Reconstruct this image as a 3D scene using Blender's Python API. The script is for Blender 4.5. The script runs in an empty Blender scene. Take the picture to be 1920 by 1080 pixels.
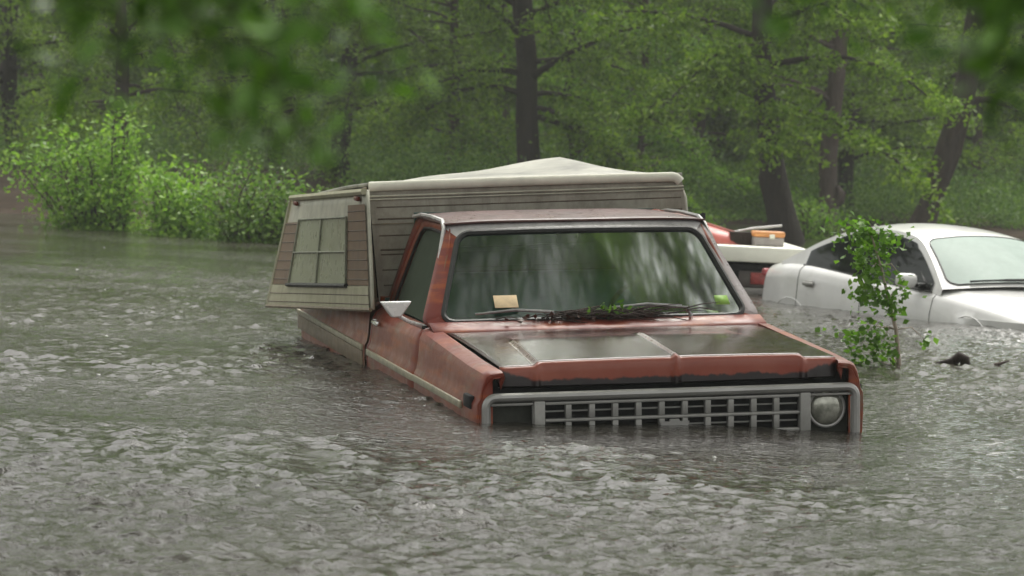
import bpy, bmesh, math, random
import numpy as np
from mathutils import Vector, Matrix, noise
R = math.radians
rng = np.random.default_rng(7)
random.seed(7)
scene = bpy.context.scene
COL = scene.collection

# ------------------------------------------------------------------ camera
CAM_H = 1.229
pt, rl = R(2.5), R(2.6)
fwd = Vector((0, math.cos(pt), -math.sin(pt)))
up0 = Vector((0, math.sin(pt), math.cos(pt)))
rt = Vector((1, 0, 0)) * math.cos(rl) + up0 * math.sin(rl)
up = -Vector((1, 0, 0)) * math.sin(rl) + up0 * math.cos(rl)
cd = bpy.data.cameras.new('camera')
cam = bpy.data.objects.new('camera', cd)
COL.objects.link(cam)
cam.matrix_world = Matrix(((rt.x, up.x, -fwd.x, 0), (rt.y, up.y, -fwd.y, 0), (rt.z, up.z, -fwd.z, CAM_H), (0, 0, 0, 1)))
cd.sensor_width = 36
cd.lens = 36 * 5400 / 1920
cd.clip_start = 0.1
cd.clip_end = 1000
cd.dof.use_dof = True
cd.dof.focus_distance = 14.5
cd.dof.aperture_fstop = 5.6
scene.camera = cam

# ------------------------------------------------------------------ sky and light (overcast)
world = bpy.data.worlds.new("World")
scene.world = world
world.use_nodes = True
wn = world.node_tree
wn.nodes.clear()
sky = wn.nodes.new('ShaderNodeTexSky')
sky.sky_type = 'NISHITA'
sky.sun_disc = False
sky.sun_elevation = R(62)
sky.sun_rotation = R(15)
sky.dust_density = 4.0
sky.air_density = 1.0
hsv = wn.nodes.new('ShaderNodeHueSaturation')
hsv.inputs['Saturation'].default_value = 0.08
bg = wn.nodes.new('ShaderNodeBackground')
bg.inputs['Strength'].default_value = 0.14
wo = wn.nodes.new('ShaderNodeOutputWorld')
wn.links.new(sky.outputs[0], hsv.inputs['Color'])
wt = wn.nodes.new('ShaderNodeMix'); wt.data_type = 'RGBA'; wt.blend_type = 'MULTIPLY'; wt.inputs[0].default_value = 1.0
wt.inputs[7].default_value = (1.0, .985, .93, 1)
wn.links.new(hsv.outputs[0], wt.inputs[6]); wn.links.new(wt.outputs[2], bg.inputs['Color'])
wn.links.new(bg.outputs[0], wo.inputs['Surface'])

sd = bpy.data.lights.new('sun', 'SUN')
sd.energy = 1.2
sd.angle = R(50)
sd.color = (1.0, 0.97, 0.91)
sun = bpy.data.objects.new('sun', sd)
COL.objects.link(sun)
sun.rotation_euler = (R(-27), 0, R(-15))

vs = scene.view_settings
vs.view_transform = 'Standard'
vs.look = 'None'
vs.gamma = 1.0
vs.exposure = 1.0
scene.cycles.max_bounces = 6
scene.cycles.transparent_max_bounces = 12
scene.cycles.caustics_reflective = False
scene.cycles.caustics_refractive = False

# ------------------------------------------------------------------ helpers
def tag(o, label=None, cat=None, group=None, kind=None):
    if label: o['label'] = label
    if cat: o['category'] = cat
    if group: o['group'] = group
    if kind: o['kind'] = kind
    return o

def empty(name, mat=None, loc=None, **kw):
    o = bpy.data.objects.new(name, None)
    COL.objects.link(o)
    o.empty_display_size = 0.2
    if mat is not None: o.matrix_world = mat
    if loc is not None: o.location = loc
    return tag(o, **kw)

class MB:
    def __init__(s): s.v = []; s.f = []; s.m = []
    def add(s, vs, fs, mi=0):
        b = len(s.v)
        s.v += [tuple(map(float, p)) for p in vs]
        s.f += [tuple(i + b for i in f) for f in fs]
        s.m += [mi] * len(fs)
        return s
    def grid(s, P, mi=0, closeu=False, closev=False):
        P = np.asarray(P, float); n, m = P.shape[:2]; fs = []
        for i in range(n if closeu else n - 1):
            for j in range(m if closev else m - 1):
                a, b = i, (i + 1) % n; c, d = j, (j + 1) % m
                fs.append((a * m + c, a * m + d, b * m + d, b * m + c))
        return s.add(P.reshape(-1, 3), fs, mi)
    def box(s, c, size, bev=0.0, rot=None, mi=0, seg=2):
        bm = bmesh.new(); bmesh.ops.create_cube(bm, size=1)
        for v in bm.verts: v.co = Vector((v.co.x * size[0], v.co.y * size[1], v.co.z * size[2]))
        if bev: bmesh.ops.bevel(bm, geom=bm.edges[:], offset=bev, segments=seg, affect='EDGES', profile=0.5)
        M = Matrix.Translation(c) @ (rot.to_4x4() if rot is not None else Matrix())
        bm.verts.index_update()
        s.add([M @ v.co for v in bm.verts], [[v.index for v in f.verts] for f in bm.faces], mi)
        bm.free(); return s
    def tube(s, pts, rad, seg=8, closed=False, cap=True, flat=None, mi=0):
        pts = [Vector(p) for p in pts]; n = len(pts)
        if not hasattr(rad, '__len__'): rad = [rad] * n
        rad = [float(q) for q in rad]
        rings = []; ref = None
        for i, p in enumerate(pts):
            if closed: t = (pts[(i + 1) % n] - pts[i - 1])
            else: t = pts[min(i + 1, n - 1)] - pts[max(i - 1, 0)]
            t.normalize()
            if ref is None: ref = Vector((0, 0, 1)) if abs(t.z) < .9 else Vector((1, 0, 0))
            a = t.cross(ref)
            if a.length < 1e-4: a = t.orthogonal()
            a.normalize(); b = a.cross(t).normalized(); ref = b
            fa, fb = flat if flat else (1, 1)
            rings.append([p + rad[i] * (fa * math.cos(q) * a + fb * math.sin(q) * b) for q in [2 * math.pi * k / seg for k in range(seg)]])
        b0 = len(s.v)
        s.grid([[tuple(q) for q in r] for r in rings], mi, closeu=closed, closev=True)
        if cap and not closed:
            s.f.append(tuple(b0 + k for k in range(seg))[::-1]); s.m.append(mi)
            s.f.append(tuple(b0 + (n - 1) * seg + k for k in range(seg))); s.m.append(mi)
        return s
    def prism(s, poly, d, mi=0):
        poly = [Vector(p) for p in poly]; d = Vector(d); n = len(poly)
        vs = poly + [p + d for p in poly]
        fs = [tuple(range(n))[::-1], tuple(range(n, 2 * n))] + [(i, (i + 1) % n, n + (i + 1) % n, n + i) for i in range(n)]
        return s.add(vs, fs, mi)
    def build(s, name, mats, parent=None, angle=35, solid=0, recalc=True, subsurf=0):
        me = bpy.data.meshes.new(name)
        me.from_pydata(s.v, [], s.f)
        if not isinstance(mats, (list, tuple)): mats = [mats]
        for m in mats: me.materials.append(m)
        if recalc:
            bm = bmesh.new(); bm.from_mesh(me)
            bmesh.ops.recalc_face_normals(bm, faces=bm.faces[:])
            bm.to_mesh(me); bm.free()
        for p, mi in zip(me.polygons, s.m): p.material_index = mi; p.use_smooth = True
        me.set_sharp_from_angle(angle=R(angle))
        o = bpy.data.objects.new(name, me); COL.objects.link(o)
        if parent: o.parent = parent
        if solid:
            md = o.modifiers.new('thick', 'SOLIDIFY'); md.thickness = solid; md.offset = -1
        return o

def fast_mesh(name, V, nper, mat, parent=None, smooth=False):
    """V: (nfaces*nper, 3) unshared corner vertices"""
    me = bpy.data.meshes.new(name)
    nv = len(V); nf = nv // nper
    me.vertices.add(nv); me.vertices.foreach_set('co', np.asarray(V, np.float32).ravel())
    me.loops.add(nv); me.loops.foreach_set('vertex_index', np.arange(nv, dtype=np.int32))
    me.polygons.add(nf); me.polygons.foreach_set('loop_start', np.arange(0, nv, nper, dtype=np.int32))
    me.update(calc_edges=True)
    me.materials.append(mat)
    o = bpy.data.objects.new(name, me); COL.objects.link(o)
    if parent: o.parent = parent
    return o

def lerp(a, b, t): return a + (b - a) * t
def interp(x, xs, ys):
    if xs[0] > xs[-1]: xs, ys = xs[::-1], ys[::-1]
    return float(np.interp(x, xs, ys))

# ------------------------------------------------------------------ materials
class NT:
    def __init__(s, name):
        s.m = bpy.data.materials.new(name); s.m.use_nodes = True
        s.t = s.m.node_tree; s.t.nodes.clear()
        s.out = s.t.nodes.new('ShaderNodeOutputMaterial')
    def n(s, ty, **kw):
        nd = s.t.nodes.new(ty)
        for k, v in kw.items():
            if k.startswith('i_'):
                nd.inputs[k[2:].replace('_', ' ')].default_value = v
            else: setattr(nd, k, v)
        return nd
    def l(s, a, b): s.t.links.new(a, b)
    def coord(s, scale=(1, 1, 1), kind='Object'):
        tc = s.n('ShaderNodeTexCoord'); mp = s.n('ShaderNodeMapping')
        mp.inputs['Scale'].default_value = scale
        s.l(tc.outputs[kind], mp.inputs[0]); return mp.outputs[0]
    def noise(s, vec, scale, detail=4, rough=0.55):
        nd = s.n('ShaderNodeTexNoise'); nd.inputs['Scale'].default_value = scale
        nd.inputs['Detail'].default_value = detail; nd.inputs['Roughness'].default_value = rough
        s.l(vec, nd.inputs['Vector']); return nd.outputs['Fac']
    def ramp(s, fac, stops):
        nd = s.n('ShaderNodeValToRGB'); cr = nd.color_ramp
        while len(cr.elements) < len(stops): cr.elements.new(0.5)
        for e, (p, c) in zip(cr.elements, stops):
            e.position = p; e.color = (c, c, c, 1) if not hasattr(c, '__len__') else (*c, 1)
        s.l(fac, nd.inputs[0]); return nd.outputs[0]
    def mix(s, fac, a, b, blend='MIX'):
        nd = s.n('ShaderNodeMix', data_type='RGBA', blend_type=blend)
        for val, i in ((fac, 0), (a, 6), (b, 7)):
            if isinstance(val, (int, float)): nd.inputs[i].default_value = val
            elif isinstance(val, tuple): nd.inputs[i].default_value = (*val, 1)
            else: s.l(val, nd.inputs[i])
        return nd.outputs[2]
    def math(s, op, a, b=0.5):
        nd = s.n('ShaderNodeMath', operation=op)
        for val, i in ((a, 0), (b, 1)):
            if isinstance(val, (int, float)): nd.inputs[i].default_value = val
            else: s.l(val, nd.inputs[i])
        return nd.outputs[0]
    def bump(s, h, strength=.3, dist=.01, normal=None):
        nd = s.n('ShaderNodeBump'); nd.inputs['Strength'].default_value = strength
        nd.inputs['Distance'].default_value = dist; s.l(h, nd.inputs['Height'])
        if normal is not None: s.l(normal, nd.inputs['Normal'])
        return nd.outputs[0]
    def pbr(s, col, rough=.5, metal=0, normal=None, spec=.5, coat=0, coatrough=.1, **kw):
        b = s.n('ShaderNodeBsdfPrincipled')
        for key, val in (('Base Color', col), ('Roughness', rough), ('Metallic', metal), ('Specular IOR Level', spec), ('Coat Weight', coat), ('Coat Roughness', coatrough)):
            if isinstance(val, tuple): b.inputs[key].default_value = (*val, 1)
            elif isinstance(val, (int, float)): b.inputs[key].default_value = val
            else: s.l(val, b.inputs[key])
        for k, v in kw.items(): b.inputs[k.replace('_', ' ')].default_value = v
        if normal is not None: s.l(normal, b.inputs['Normal'])
        s.l(b.outputs[0], s.out.inputs['Surface'])
        s.b = b
        return s.m

def simple(name, col, rough=.5, metal=0, var=.25, scale=8, bump=.0, spec=.5, coat=0, kind='Object'):
    t = NT(name); c = t.coord(kind=kind); n = t.noise(c, scale, 6, .65)
    col2 = tuple(x * (1 - var) for x in col); col1 = tuple(min(1, x * (1 + var * .6)) for x in col)
    cc = t.ramp(n, [(.3, col2), (.7, col1)])
    n2 = t.noise(c, scale * 3.1, 3)
    rr = t.ramp(n2, [(.3, max(0, rough - .08)), (.7, min(1, rough + .1))])
    nm = t.bump(n2, bump, .01) if bump else None
    return t.pbr(cc, rr, metal, nm, spec, coat)

def paint_red(name, base=(.20, .034, .018), chalk=(.27, .095, .062), rust=(.33, .075, .016), chalk_amt=.85, mudcol=(.17, .15, .10), mud=True):
    t = NT(name); c = t.coord()
    n1 = t.noise(c, 2.2, 6, .6); n2 = t.noise(c, 9, 5, .7)
    cs = t.coord((1, 1, 6)); n3 = t.noise(cs, 3.0, 5, .6)
    f1 = t.ramp(n1, [(.42, 0.), (.62, chalk_amt)])
    col = t.mix(f1, base, chalk)
    f2 = t.ramp(n3, [(.50, 0.), (.62, .75)])
    col = t.mix(f2, col, rust)
    f3 = t.ramp(n2, [(.60, 0.), (.72, .6)])
    col = t.mix(f3, col, (.13, .045, .035))
    if mud:
        n4 = t.noise(t.coord((1, 1, 2)), 3.4, 6, .65)
        f4 = t.ramp(n4, [(.54, 0.), (.66, .6)])
        col = t.mix(f4, col, mudcol)
    rr = t.ramp(n2, [(.3, .28), (.7, .55)])
    nm = t.bump(n1, .12, .02)
    return t.pbr(col, rr, 0, nm, .4, .08, .2)

M = {}
M['red'] = paint_red('red_paint')
M['red_dark'] = paint_red('red_paint_cab', (.18, .028, .020), (.24, .075, .055), chalk_amt=.5, mud=False)
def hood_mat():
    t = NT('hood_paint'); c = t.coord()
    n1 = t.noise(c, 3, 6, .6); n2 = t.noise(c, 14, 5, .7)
    top = t.ramp(n1, [(.3, (.018, .010, .009)), (.7, (.050, .018, .014))])  # faded brown paint, darkened further to carry the reflected trees
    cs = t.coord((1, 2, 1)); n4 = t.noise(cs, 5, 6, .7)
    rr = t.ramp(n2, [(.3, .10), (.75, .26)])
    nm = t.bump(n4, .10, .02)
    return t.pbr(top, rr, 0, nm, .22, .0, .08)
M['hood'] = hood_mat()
def lip_mat():
    t = NT('hood_face_paint'); c = t.coord()
    sep = t.n('ShaderNodeSeparateXYZ'); t.l(c, sep.inputs[0])
    n = t.noise(t.coord((1, 1, .6)), 9, 6, .65)
    n2 = t.noise(c, 4, 5, .6)
    e = t.math('MULTIPLY_ADD', n, .075); e.node.inputs[2].default_value = 1.008
    m = t.math('SUBTRACT', e, sep.outputs['Z'])
    # paint flaked off along the lower edge and over both headlight bays
    ay = t.math('ABSOLUTE', sep.outputs['Y'])
    side = t.math('MULTIPLY', t.math('SUBTRACT', ay, .69), .30)
    side = t.math('MINIMUM', t.math('MAXIMUM', side, 0.), .045)
    m = t.math('ADD', m, side)
    f = t.ramp(m, [(.0, 0.), (.010, 1.)])
    red = t.ramp(n2, [(.35, (.25, .042, .020)), (.7, (.31, .080, .046))])
    col = t.mix(f, red, (.018, .012, .014))
    return t.pbr(col, .32, 0, t.bump(n, .1, .01), .5, .2)
M['lip'] = lip_mat()
M['roofpaint'] = simple('roof_paint', (.11, .045, .042), .34, 0, .5, 5, .05, coat=.1)
M['crease_highlight'] = simple('painted_crease_highlight', (.27, .20, .18), .3, 0, .4, 12, .05, coat=.5)  # pale colour paints the sky highlight along hood creases and lip
M['header'] = simple('windshield_header', (.62, .60, .60), .30, 0, .3, 7, .05, coat=.4)  # lightened so the colour holds the sky gleam along the header
M['chrome'] = simple('dull_chrome', (.36, .355, .345), .38, .55, .12, 5, .0)
M['pillar'] = simple('grey_pillar_paint', (.23, .19, .19), .3, 0, .3, 6, .05, coat=.4)  # dull grey for the right-hand pillar
M['chrome_bright'] = simple('bright_chrome', (.85, .85, .84), .12, .9, .1, 20, .02)
M['grille'] = simple('grille_metal', (.32, .315, .30), .42, .3, .2, 12, .03)
M['black'] = simple('black_rubber', (.012, .012, .012), .5, 0, .3, 20)
M['dark'] = simple('dark_recess', (.012, .012, .013), .8, 0, .3, 10)
M['bay'] = simple('headlight_bay', (.035, .038, .028), .6, 0, .4, 14)
M['trim'] = simple('side_moulding', (.40, .37, .27), .45, 0, .35, 12, .1)
M['trim_dirty'] = simple('side_moulding_dirty', (.22, .17, .115), .5, 0, .4, 10, .1)
M['vinyl'] = simple('seat_vinyl', (.09, .22, .18), .45, 0, .3, 10)
M['dash'] = simple('dash_plastic', (.04, .09, .08), .5, 0, .3, 10)
M['wiper'] = simple('wiper_metal', (.30, .29, .29), .35, .5, .3, 30)
M['mirror_white'] = simple('mirror_shell', (.88, .88, .87), .25, .2, .05, 6)
M['card'] = simple('cardboard', (.78, .60, .38), .8, 0, .2, 14)
M['sticker'] = simple('green_sticker', (.28, .50, .08), .5, 0, .2, 40)
M['lampamber'] = simple('marker_red', (.16, .03, .015), .3, 0, .2, 30)

def glass_mat(name, tint, rough=.02, dirt=.12, filmcol=(.35, .38, .36), f0=.06, streak=(1, 1, 1), fmax=.9):  # dirt: share of diffuse film, also used for a painted reflection
    t = NT(name); c = t.coord()
    n = t.noise(t.coord(streak), 6, 5, .6)
    tr = t.n('ShaderNodeBsdfTransparent'); tr.inputs[0].default_value = (*tint, 1)
    gl = t.n('ShaderNodeBsdfGlossy'); gl.inputs['Roughness'].default_value = rough
    gl.inputs['Color'].default_value = (.62, .65, .63, 1)
    nm = t.bump(t.noise(c, 2.0, 2), .015, .05)
    t.l(nm, gl.inputs['Normal'])
    fr = t.n('ShaderNodeFresnel'); fr.inputs['IOR'].default_value = 1.52; t.l(nm, fr.inputs['Normal'])
    f = t.math('MINIMUM', t.math('MAXIMUM', fr.outputs[0], f0), fmax)
    mx = t.n('ShaderNodeMixShader'); t.l(f, mx.inputs[0]); t.l(tr.outputs[0], mx.inputs[1]); t.l(gl.outputs[0], mx.inputs[2])
    df = t.n('ShaderNodeBsdfDiffuse'); df.inputs[0].default_value = (*filmcol, 1)
    m2 = t.n('ShaderNodeMixShader')
    t.l(t.ramp(n, [(.35, dirt * (.25 if dirt < .8 else .82)), (.75, dirt * (.97 if dirt > .8 else 1))]), m2.inputs[0])
    t.l(mx.outputs[0], m2.inputs[1]); t.l(df.outputs[0], m2.inputs[2])
    t.l(m2.outputs[0], t.out.inputs['Surface'])
    return t.m
M['glass'] = glass_mat('windshield_glass', (.40, .58, .51), .07, .04, (.22, .30, .27), .03)
M['sideglass'] = glass_mat('side_glass', (.25, .32, .27), .08, 1.0, (.085, .105, .08), .12)  # full film puts the door pane's grey-green reflection into the colour
M['carglass'] = glass_mat('sedan_side_glass', (.10, .11, .13), .02, .05, (.2, .2, .2), .06)
M['pale_pane'] = glass_mat('pale_mint_glass', (.6, .7, .66), .05, .9, (.44, .52, .48), .1)  # mostly diffuse pale mint pane

def foliage(name, cols, trans=.42, rough=.45, scale=.35):
    t = NT(name); g = t.n('ShaderNodeNewGeometry')
    n = t.noise(t.coord(kind='Object'), scale, 3)
    f = t.math('ADD', t.math('MULTIPLY', g.outputs['Random Per Island'], .55), t.math('MULTIPLY', n, .55))
    k = len(cols); col = t.ramp(f, [(.2 + .65 * i / (k - 1), c) for i, c in enumerate(cols)])
    b = t.n('ShaderNodeBsdfPrincipled'); t.l(col, b.inputs['Base Color'])
    b.inputs['Roughness'].default_value = rough; b.inputs['Specular IOR Level'].default_value = .3
    tl = t.n('ShaderNodeBsdfTranslucent')
    t.l(t.mix(1.0, col, (1.1, 1.25, .6), 'MULTIPLY'), tl.inputs[0])
    mx = t.n('ShaderNodeMixShader'); mx.inputs[0].default_value = trans
    t.l(b.outputs[0], mx.inputs[1]); t.l(tl.outputs[0], mx.inputs[2]); t.l(mx.outputs[0], t.out.inputs['Surface'])
    return t.m
M['leaf_tree'] = foliage('tree_leaf', [(0.061, 0.1098, 0.0122), (0.1708, 0.2867, 0.0317), (0.3294, 0.4636, 0.0671)])
M['leaf_far'] = foliage('far_leaf', [(0.0634, 0.1037, 0.0171), (0.1586, 0.2501, 0.0366), (0.2684, 0.3782, 0.0671)])
M['leaf_bright'] = foliage('fresh_leaf', [(0.0972, 0.1944, 0.0302), (0.2052, 0.3672, 0.0594), (0.3672, 0.54, 0.108)], .4)
M['leaf_deep'] = foliage('shrub_leaf', [(0.0495, 0.1155, 0.0242), (0.121, 0.2255, 0.0418), (0.242, 0.363, 0.077)], .35)
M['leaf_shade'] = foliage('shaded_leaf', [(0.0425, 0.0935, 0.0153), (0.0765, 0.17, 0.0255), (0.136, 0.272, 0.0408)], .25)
M['leaf_sapling'] = foliage('sapling_leaf', [(.06, .13, .018), (.11, .23, .03), (.20, .36, .06)], .4, .3, 3)

def bark(name, c1, c2, sc=9):
    t = NT(name); c = t.coord((1, 1, .22)); n = t.noise(c, sc, 8, .7); n2 = t.noise(t.coord(), 2.0, 4)
    col = t.mix(t.ramp(n2, [(.4, 0.), (.65, .7)]), t.ramp(n, [(.3, c1), (.7, c2)]), tuple(x * .6 for x in c2))
    return t.pbr(col, .75, 0, t.bump(n, .9, .06), .3)
M['bark_dark'] = bark('dark_wet_bark', (.014, .010, .009), (.055, .040, .034))
M['bark_pale'] = bark('pale_bark', (.05, .038, .034), (.17, .13, .115))
M['bark_brown'] = bark('brown_bark', (.028, .02, .017), (.10, .07, .06))
M['soil'] = simple('wet_soil', (.050, .036, .026), .95, 0, .45, 1.2, .5, spec=.08)

# ------------------------------------------------------------------ water
def water_height(x, y):
    """summed ripples: a slow current from the left and chop from the rain"""
    z = np.zeros_like(x)
    r = np.random.default_rng(3)
    wx = x + .25 * np.sin(y * .9 + 1.3) + .12 * np.sin(y * 2.3 + x * .7)
    wy = y + .3 * np.sin(x * .8 + .4) + .1 * np.sin(x * 2.9 - y)
    env = np.zeros_like(x)
    for _ in range(16):
        th = r.uniform(0, 6.28); k = 2 * math.pi / r.uniform(.16, .42)
        env += np.sin(k * (wx * math.cos(th) + wy * math.sin(th)) + r.uniform(0, 6.28))
    env = .42 + 1.10 / (1 + np.exp(-1.6 * (env / 2.83 - .25)))
    for lam, amp, n in ((2.6, .0024, 5), (1.1, .0022, 8), (.55, .0024, 12), (.28, .0023, 16), (.14, .0030, 20), (.078, .0032, 28)):
        for _ in range(n):
            th = r.normal(R(-70), R(38 if lam > .4 else 60)); k = 2 * math.pi / (lam * r.uniform(.75, 1.3))
            ph = r.uniform(0, 6.28)
            w = np.sin(k * (wx * math.cos(th) + wy * math.sin(th)) + ph)
            z += amp / math.sqrt(n) * 1.7 * (w + .35 * np.abs(w)) * (env if lam < .2 else 1)
    # calmer and rougher patches
    q = np.zeros_like(x)
    for lam, n in ((7., 4), (3.2, 5), (1.5, 6)):
        for _ in range(n):
            th = r.uniform(0, 6.28); k = 2 * math.pi / (lam * r.uniform(.7, 1.3))
            q += np.sin(k * (x * math.cos(th) * 1.3 + y * math.sin(th) * .6) + r.uniform(0, 6.28)) / math.sqrt(n)
    q = 1 / (1 + np.exp(-1.5 * q))
    def pit(cx, cy, sx, sy): return np.exp(-((x - cx) / sx) ** 2 - ((y - cy) / sy) ** 2)
    calm = 1 - .75 * np.clip(pit(2.1, 15.6, .55, 2.2) + pit(-4.5, 33, 4.5, 7) + pit(-1.9, 13.0, .8, .6) + .75 * pit(.75, 13.0, 1.3, .75) + .7 * pit(1.9, 21.5, 1.5, 1.2), 0, 1)
    return (z - .003) * (.26 + .58 * q) * calm

def nonuni():
    xs = list(np.arange(-4.6, 5.2, .024)); s = .04
    a = xs[-1]
    while a < 130: s *= 1.22; a += s; xs.append(a)
    a = xs[0]; s = .06
    while a > -130: s *= 1.22; a -= s; xs.insert(0, a)
    ys = [6.5]
    while ys[-1] < 55: ys.append(ys[-1] + max(.018, .0022 * ys[-1]))
    s = .2
    while ys[-1] < 130: s *= 1.15; ys.append(ys[-1] + s)
    a = 6.5; s = .04
    while a > -90: s *= 1.25; a -= s; ys.insert(0, a)
    return np.array(xs), np.array(ys)
xs, ys = nonuni()
X, Y = np.meshgrid(xs, ys)
dx = np.gradient(xs); dy = np.gradient(ys)
fade = np.clip(1.3 - (np.maximum(dx[None, :] - .035, 0) * 3 + np.maximum(dy[:, None] - .12, 0) * 3), 0, 1)
Z = water_height(X, Y) * fade
# water piles up against the upstream (left) side of the pickup and drops behind its right corner
def bump2(cx, cy, sx, sy, a, ang=0):
    ca, sa = math.cos(ang), math.sin(ang)
    u = (X - cx) * ca + (Y - cy) * sa; w = -(X - cx) * sa + (Y - cy) * ca
    return a * np.exp(-(u / sx) ** 2 - (w / sy) ** 2)
Z += bump2(.1, 13.7, 1.0, .8, -.030) + bump2(-.9, 15.8, .35, 1.4, .012, 0)
Z += bump2(1.75, 14.1, .5, .7, -.035)
nx, ny = len(xs), len(ys)
me = bpy.data.meshes.new('water')
V = np.stack([X, Y, Z], -1).reshape(-1, 3).astype(np.float32)
me.vertices.add(len(V)); me.vertices.foreach_set('co', V.ravel())
ii = (np.arange(ny - 1)[:, None] * nx + np.arange(nx - 1)[None, :]).ravel()
F = np.stack([ii, ii + 1, ii + nx + 1, ii + nx], -1).astype(np.int32)
me.loops.add(F.size); me.loops.foreach_set('vertex_index', F.ravel())
me.polygons.add(len(F)); me.polygons.foreach_set('loop_start', np.arange(0, F.size, 4, dtype=np.int32))
me.update(calc_edges=True)
me.polygons.foreach_set('use_smooth', np.ones(len(F), bool))
t = NT('flood_water'); c = t.coord()
n1 = t.noise(t.coord((1, 1.0, 1)), 16.0, 3, .6)
n2 = t.noise(t.coord((1.1, 1.5, 1)), 26, 3, .6)
big = t.noise(t.coord((.5, .9, 1)), .55, 3, .5)
st = t.ramp(big, [(.36, .22), (.60, .75)])
b1 = t.n('ShaderNodeBump'); b1.inputs['Distance'].default_value = .022; t.l(st, b1.inputs['Strength']); t.l(n1, b1.inputs['Height'])
b2 = t.n('ShaderNodeBump'); b2.inputs['Distance'].default_value = .010; t.l(st, b2.inputs['Strength']); t.l(n2, b2.inputs['Height']); t.l(b1.outputs[0], b2.inputs['Normal'])
# rain rings
vo = t.n('ShaderNodeTexVoronoi'); vo.inputs['Scale'].default_value = 5.0; t.l(c, vo.inputs['Vector'])
ring = t.math('SINE', t.math('MULTIPLY', vo.outputs['Distance'], 70.))
rf = t.ramp(vo.outputs['Distance'], [(.10, 1.), (.30, 0.)])
rh = t.math('MULTIPLY', ring, rf)
b3 = t.n('ShaderNodeBump'); b3.inputs['Distance'].default_value = .002; b3.inputs['Strength'].default_value = .6
t.l(rh, b3.inputs['Height']); t.l(b2.outputs[0], b3.inputs['Normal'])
mud = t.ramp(t.noise(c, .8, 5, .6), [(.3, (.026, .023, .018)), (.7, (.042, .037, .030))])
wm = t.pbr(mud, .035, 0, b3.outputs[0], .42)
t.b.inputs['IOR'].default_value = 1.33
me.materials.append(wm)
water = bpy.data.objects.new('water', me); COL.objects.link(water)
tag(water, 'brown grey flood water covered in small rain ripples', kind='structure')

# rain drops bouncing off the water: tiny crowns and droplets
def splashes():
    mb = MB(); r = random.Random(5)
    for i in range(36):
        d = 8.2 + 26 * r.random() ** 1.5
        x = r.uniform(-.21, .21) * d; y = d
        q = r.uniform(.35, 1.0) * (.0042 + .0003 * d)
        z = float(water_height(np.array([x]), np.array([y]))[0])
        mb.tube([(x, y, z - .003), (x, y, z + q * .4), (x, y, z + q * .9)], [q * 1.9, q * 1.5, q * .5], 9)
        for k in range(3): mb.tube([(x + q * r.uniform(-1.5, 1.5), y, z), (x + q * r.uniform(-2, 2), y, z + q * r.uniform(.8, 2))], [q * .4, q * .15], 5)
        if r.random() < .5:
            px, pz = x + r.uniform(-2, 2) * q, z + r.uniform(2, 4.0) * q
            mb.tube([(px, y, pz - .25 * q), (px, y, pz), (px, y, pz + .25 * q)], [q * .1, q * .28, q * .1], 5)
    t = NT('splash_water'); c = t.coord(); n = t.noise(c, 30, 2)
    m = t.pbr(t.ramp(n, [(.3, (.35, .35, .33)), (.7, (.60, .60, .58))]), .15)
    o = mb.build('rain_splashes', m, angle=180)
    tag(o, 'tiny white splashes of raindrops hitting the flood water', 'splashes', kind='stuff')
splashes()

# ------------------------------------------------------------------ ground
def ground_z(x, y):
    shore = 47 + 9 * 1 / (1 + math.exp(-(x + 2.5) * .9)) + 12 / (1 + math.exp(-(x - 3.0) * .9)) + 1.5 * math.sin(x * .35)
    d = y - shore
    n = noise.noise(Vector((x * .22, y * .22, 0))) * .25 + noise.noise(Vector((x * .9, y * .9, 3))) * .06
    if d < 0: z = max(-1.3, d * .09)
    else: z = .55 * (1 - math.exp(-d / 9)) + .012 * d
    near = 1 if y > 30 else max(0, (y - 20) / 10)
    return z + n * (.3 + .7 * min(1, max(0, d / 4 + .5))) * near - (0 if y > 30 else 0)
gx = [-160, -120, -80] + list(np.arange(-60, 61, 1.5)) + [80, 120, 160]
gy = [-120, -40, 0, 10, 20, 30] + list(np.arange(34, 112, 1.2)) + [125, 150, 180]
mb = MB(); mb.grid([[(x, y, ground_z(x, min(y, 120)) if y > 30 else -1.3) for x in gx] for y in gy])
g = mb.build('ground', M['soil'], angle=180)
tag(g, 'dark wet soil bank rising out of the flood water', kind='structure')

# ------------------------------------------------------------------ foliage makers (numpy)
def leaf_quads(P, size, r, flat=.0, aspect=.5, N=None):
    """one pointed four-corner leaf at each point"""
    n = len(P)
    a = r.normal(size=(n, 3)); a[:, 2] *= (1 - .5 * flat)
    a[:, 2] -= .25
    a /= np.linalg.norm(a, axis=1, keepdims=True) + 1e-9
    b = r.normal(size=(n, 3)); b -= (b * a).sum(1, keepdims=True) * a
    if flat: b[:, 2] *= (1 - flat); 
    b /= np.linalg.norm(b, axis=1, keepdims=True) + 1e-9
    s = (size * r.uniform(.6, 1.3, n))[:, None]
    c = np.cross(a, b)
    base = P; tip = P + a * s - c * s * .12; l = P + a * s * .45 + b * s * aspect * .5; q = P + a * s * .45 - b * s * aspect * .5
    return np.stack([base, l, tip, q], 1).reshape(-1, 3)

def branchy(r, start, direction, length, droop=.35, n=10, wob=.12):
    p = np.array(start, float); d = np.array(direction, float); d /= np.linalg.norm(d); pts = [p.copy()]
    for i in range(n):
        d = d + r.normal(size=3) * wob; d[2] -= droop / n; d /= np.linalg.norm(d)
        p = p + d * length / n; pts.append(p.copy())
    return np.array(pts)

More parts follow.
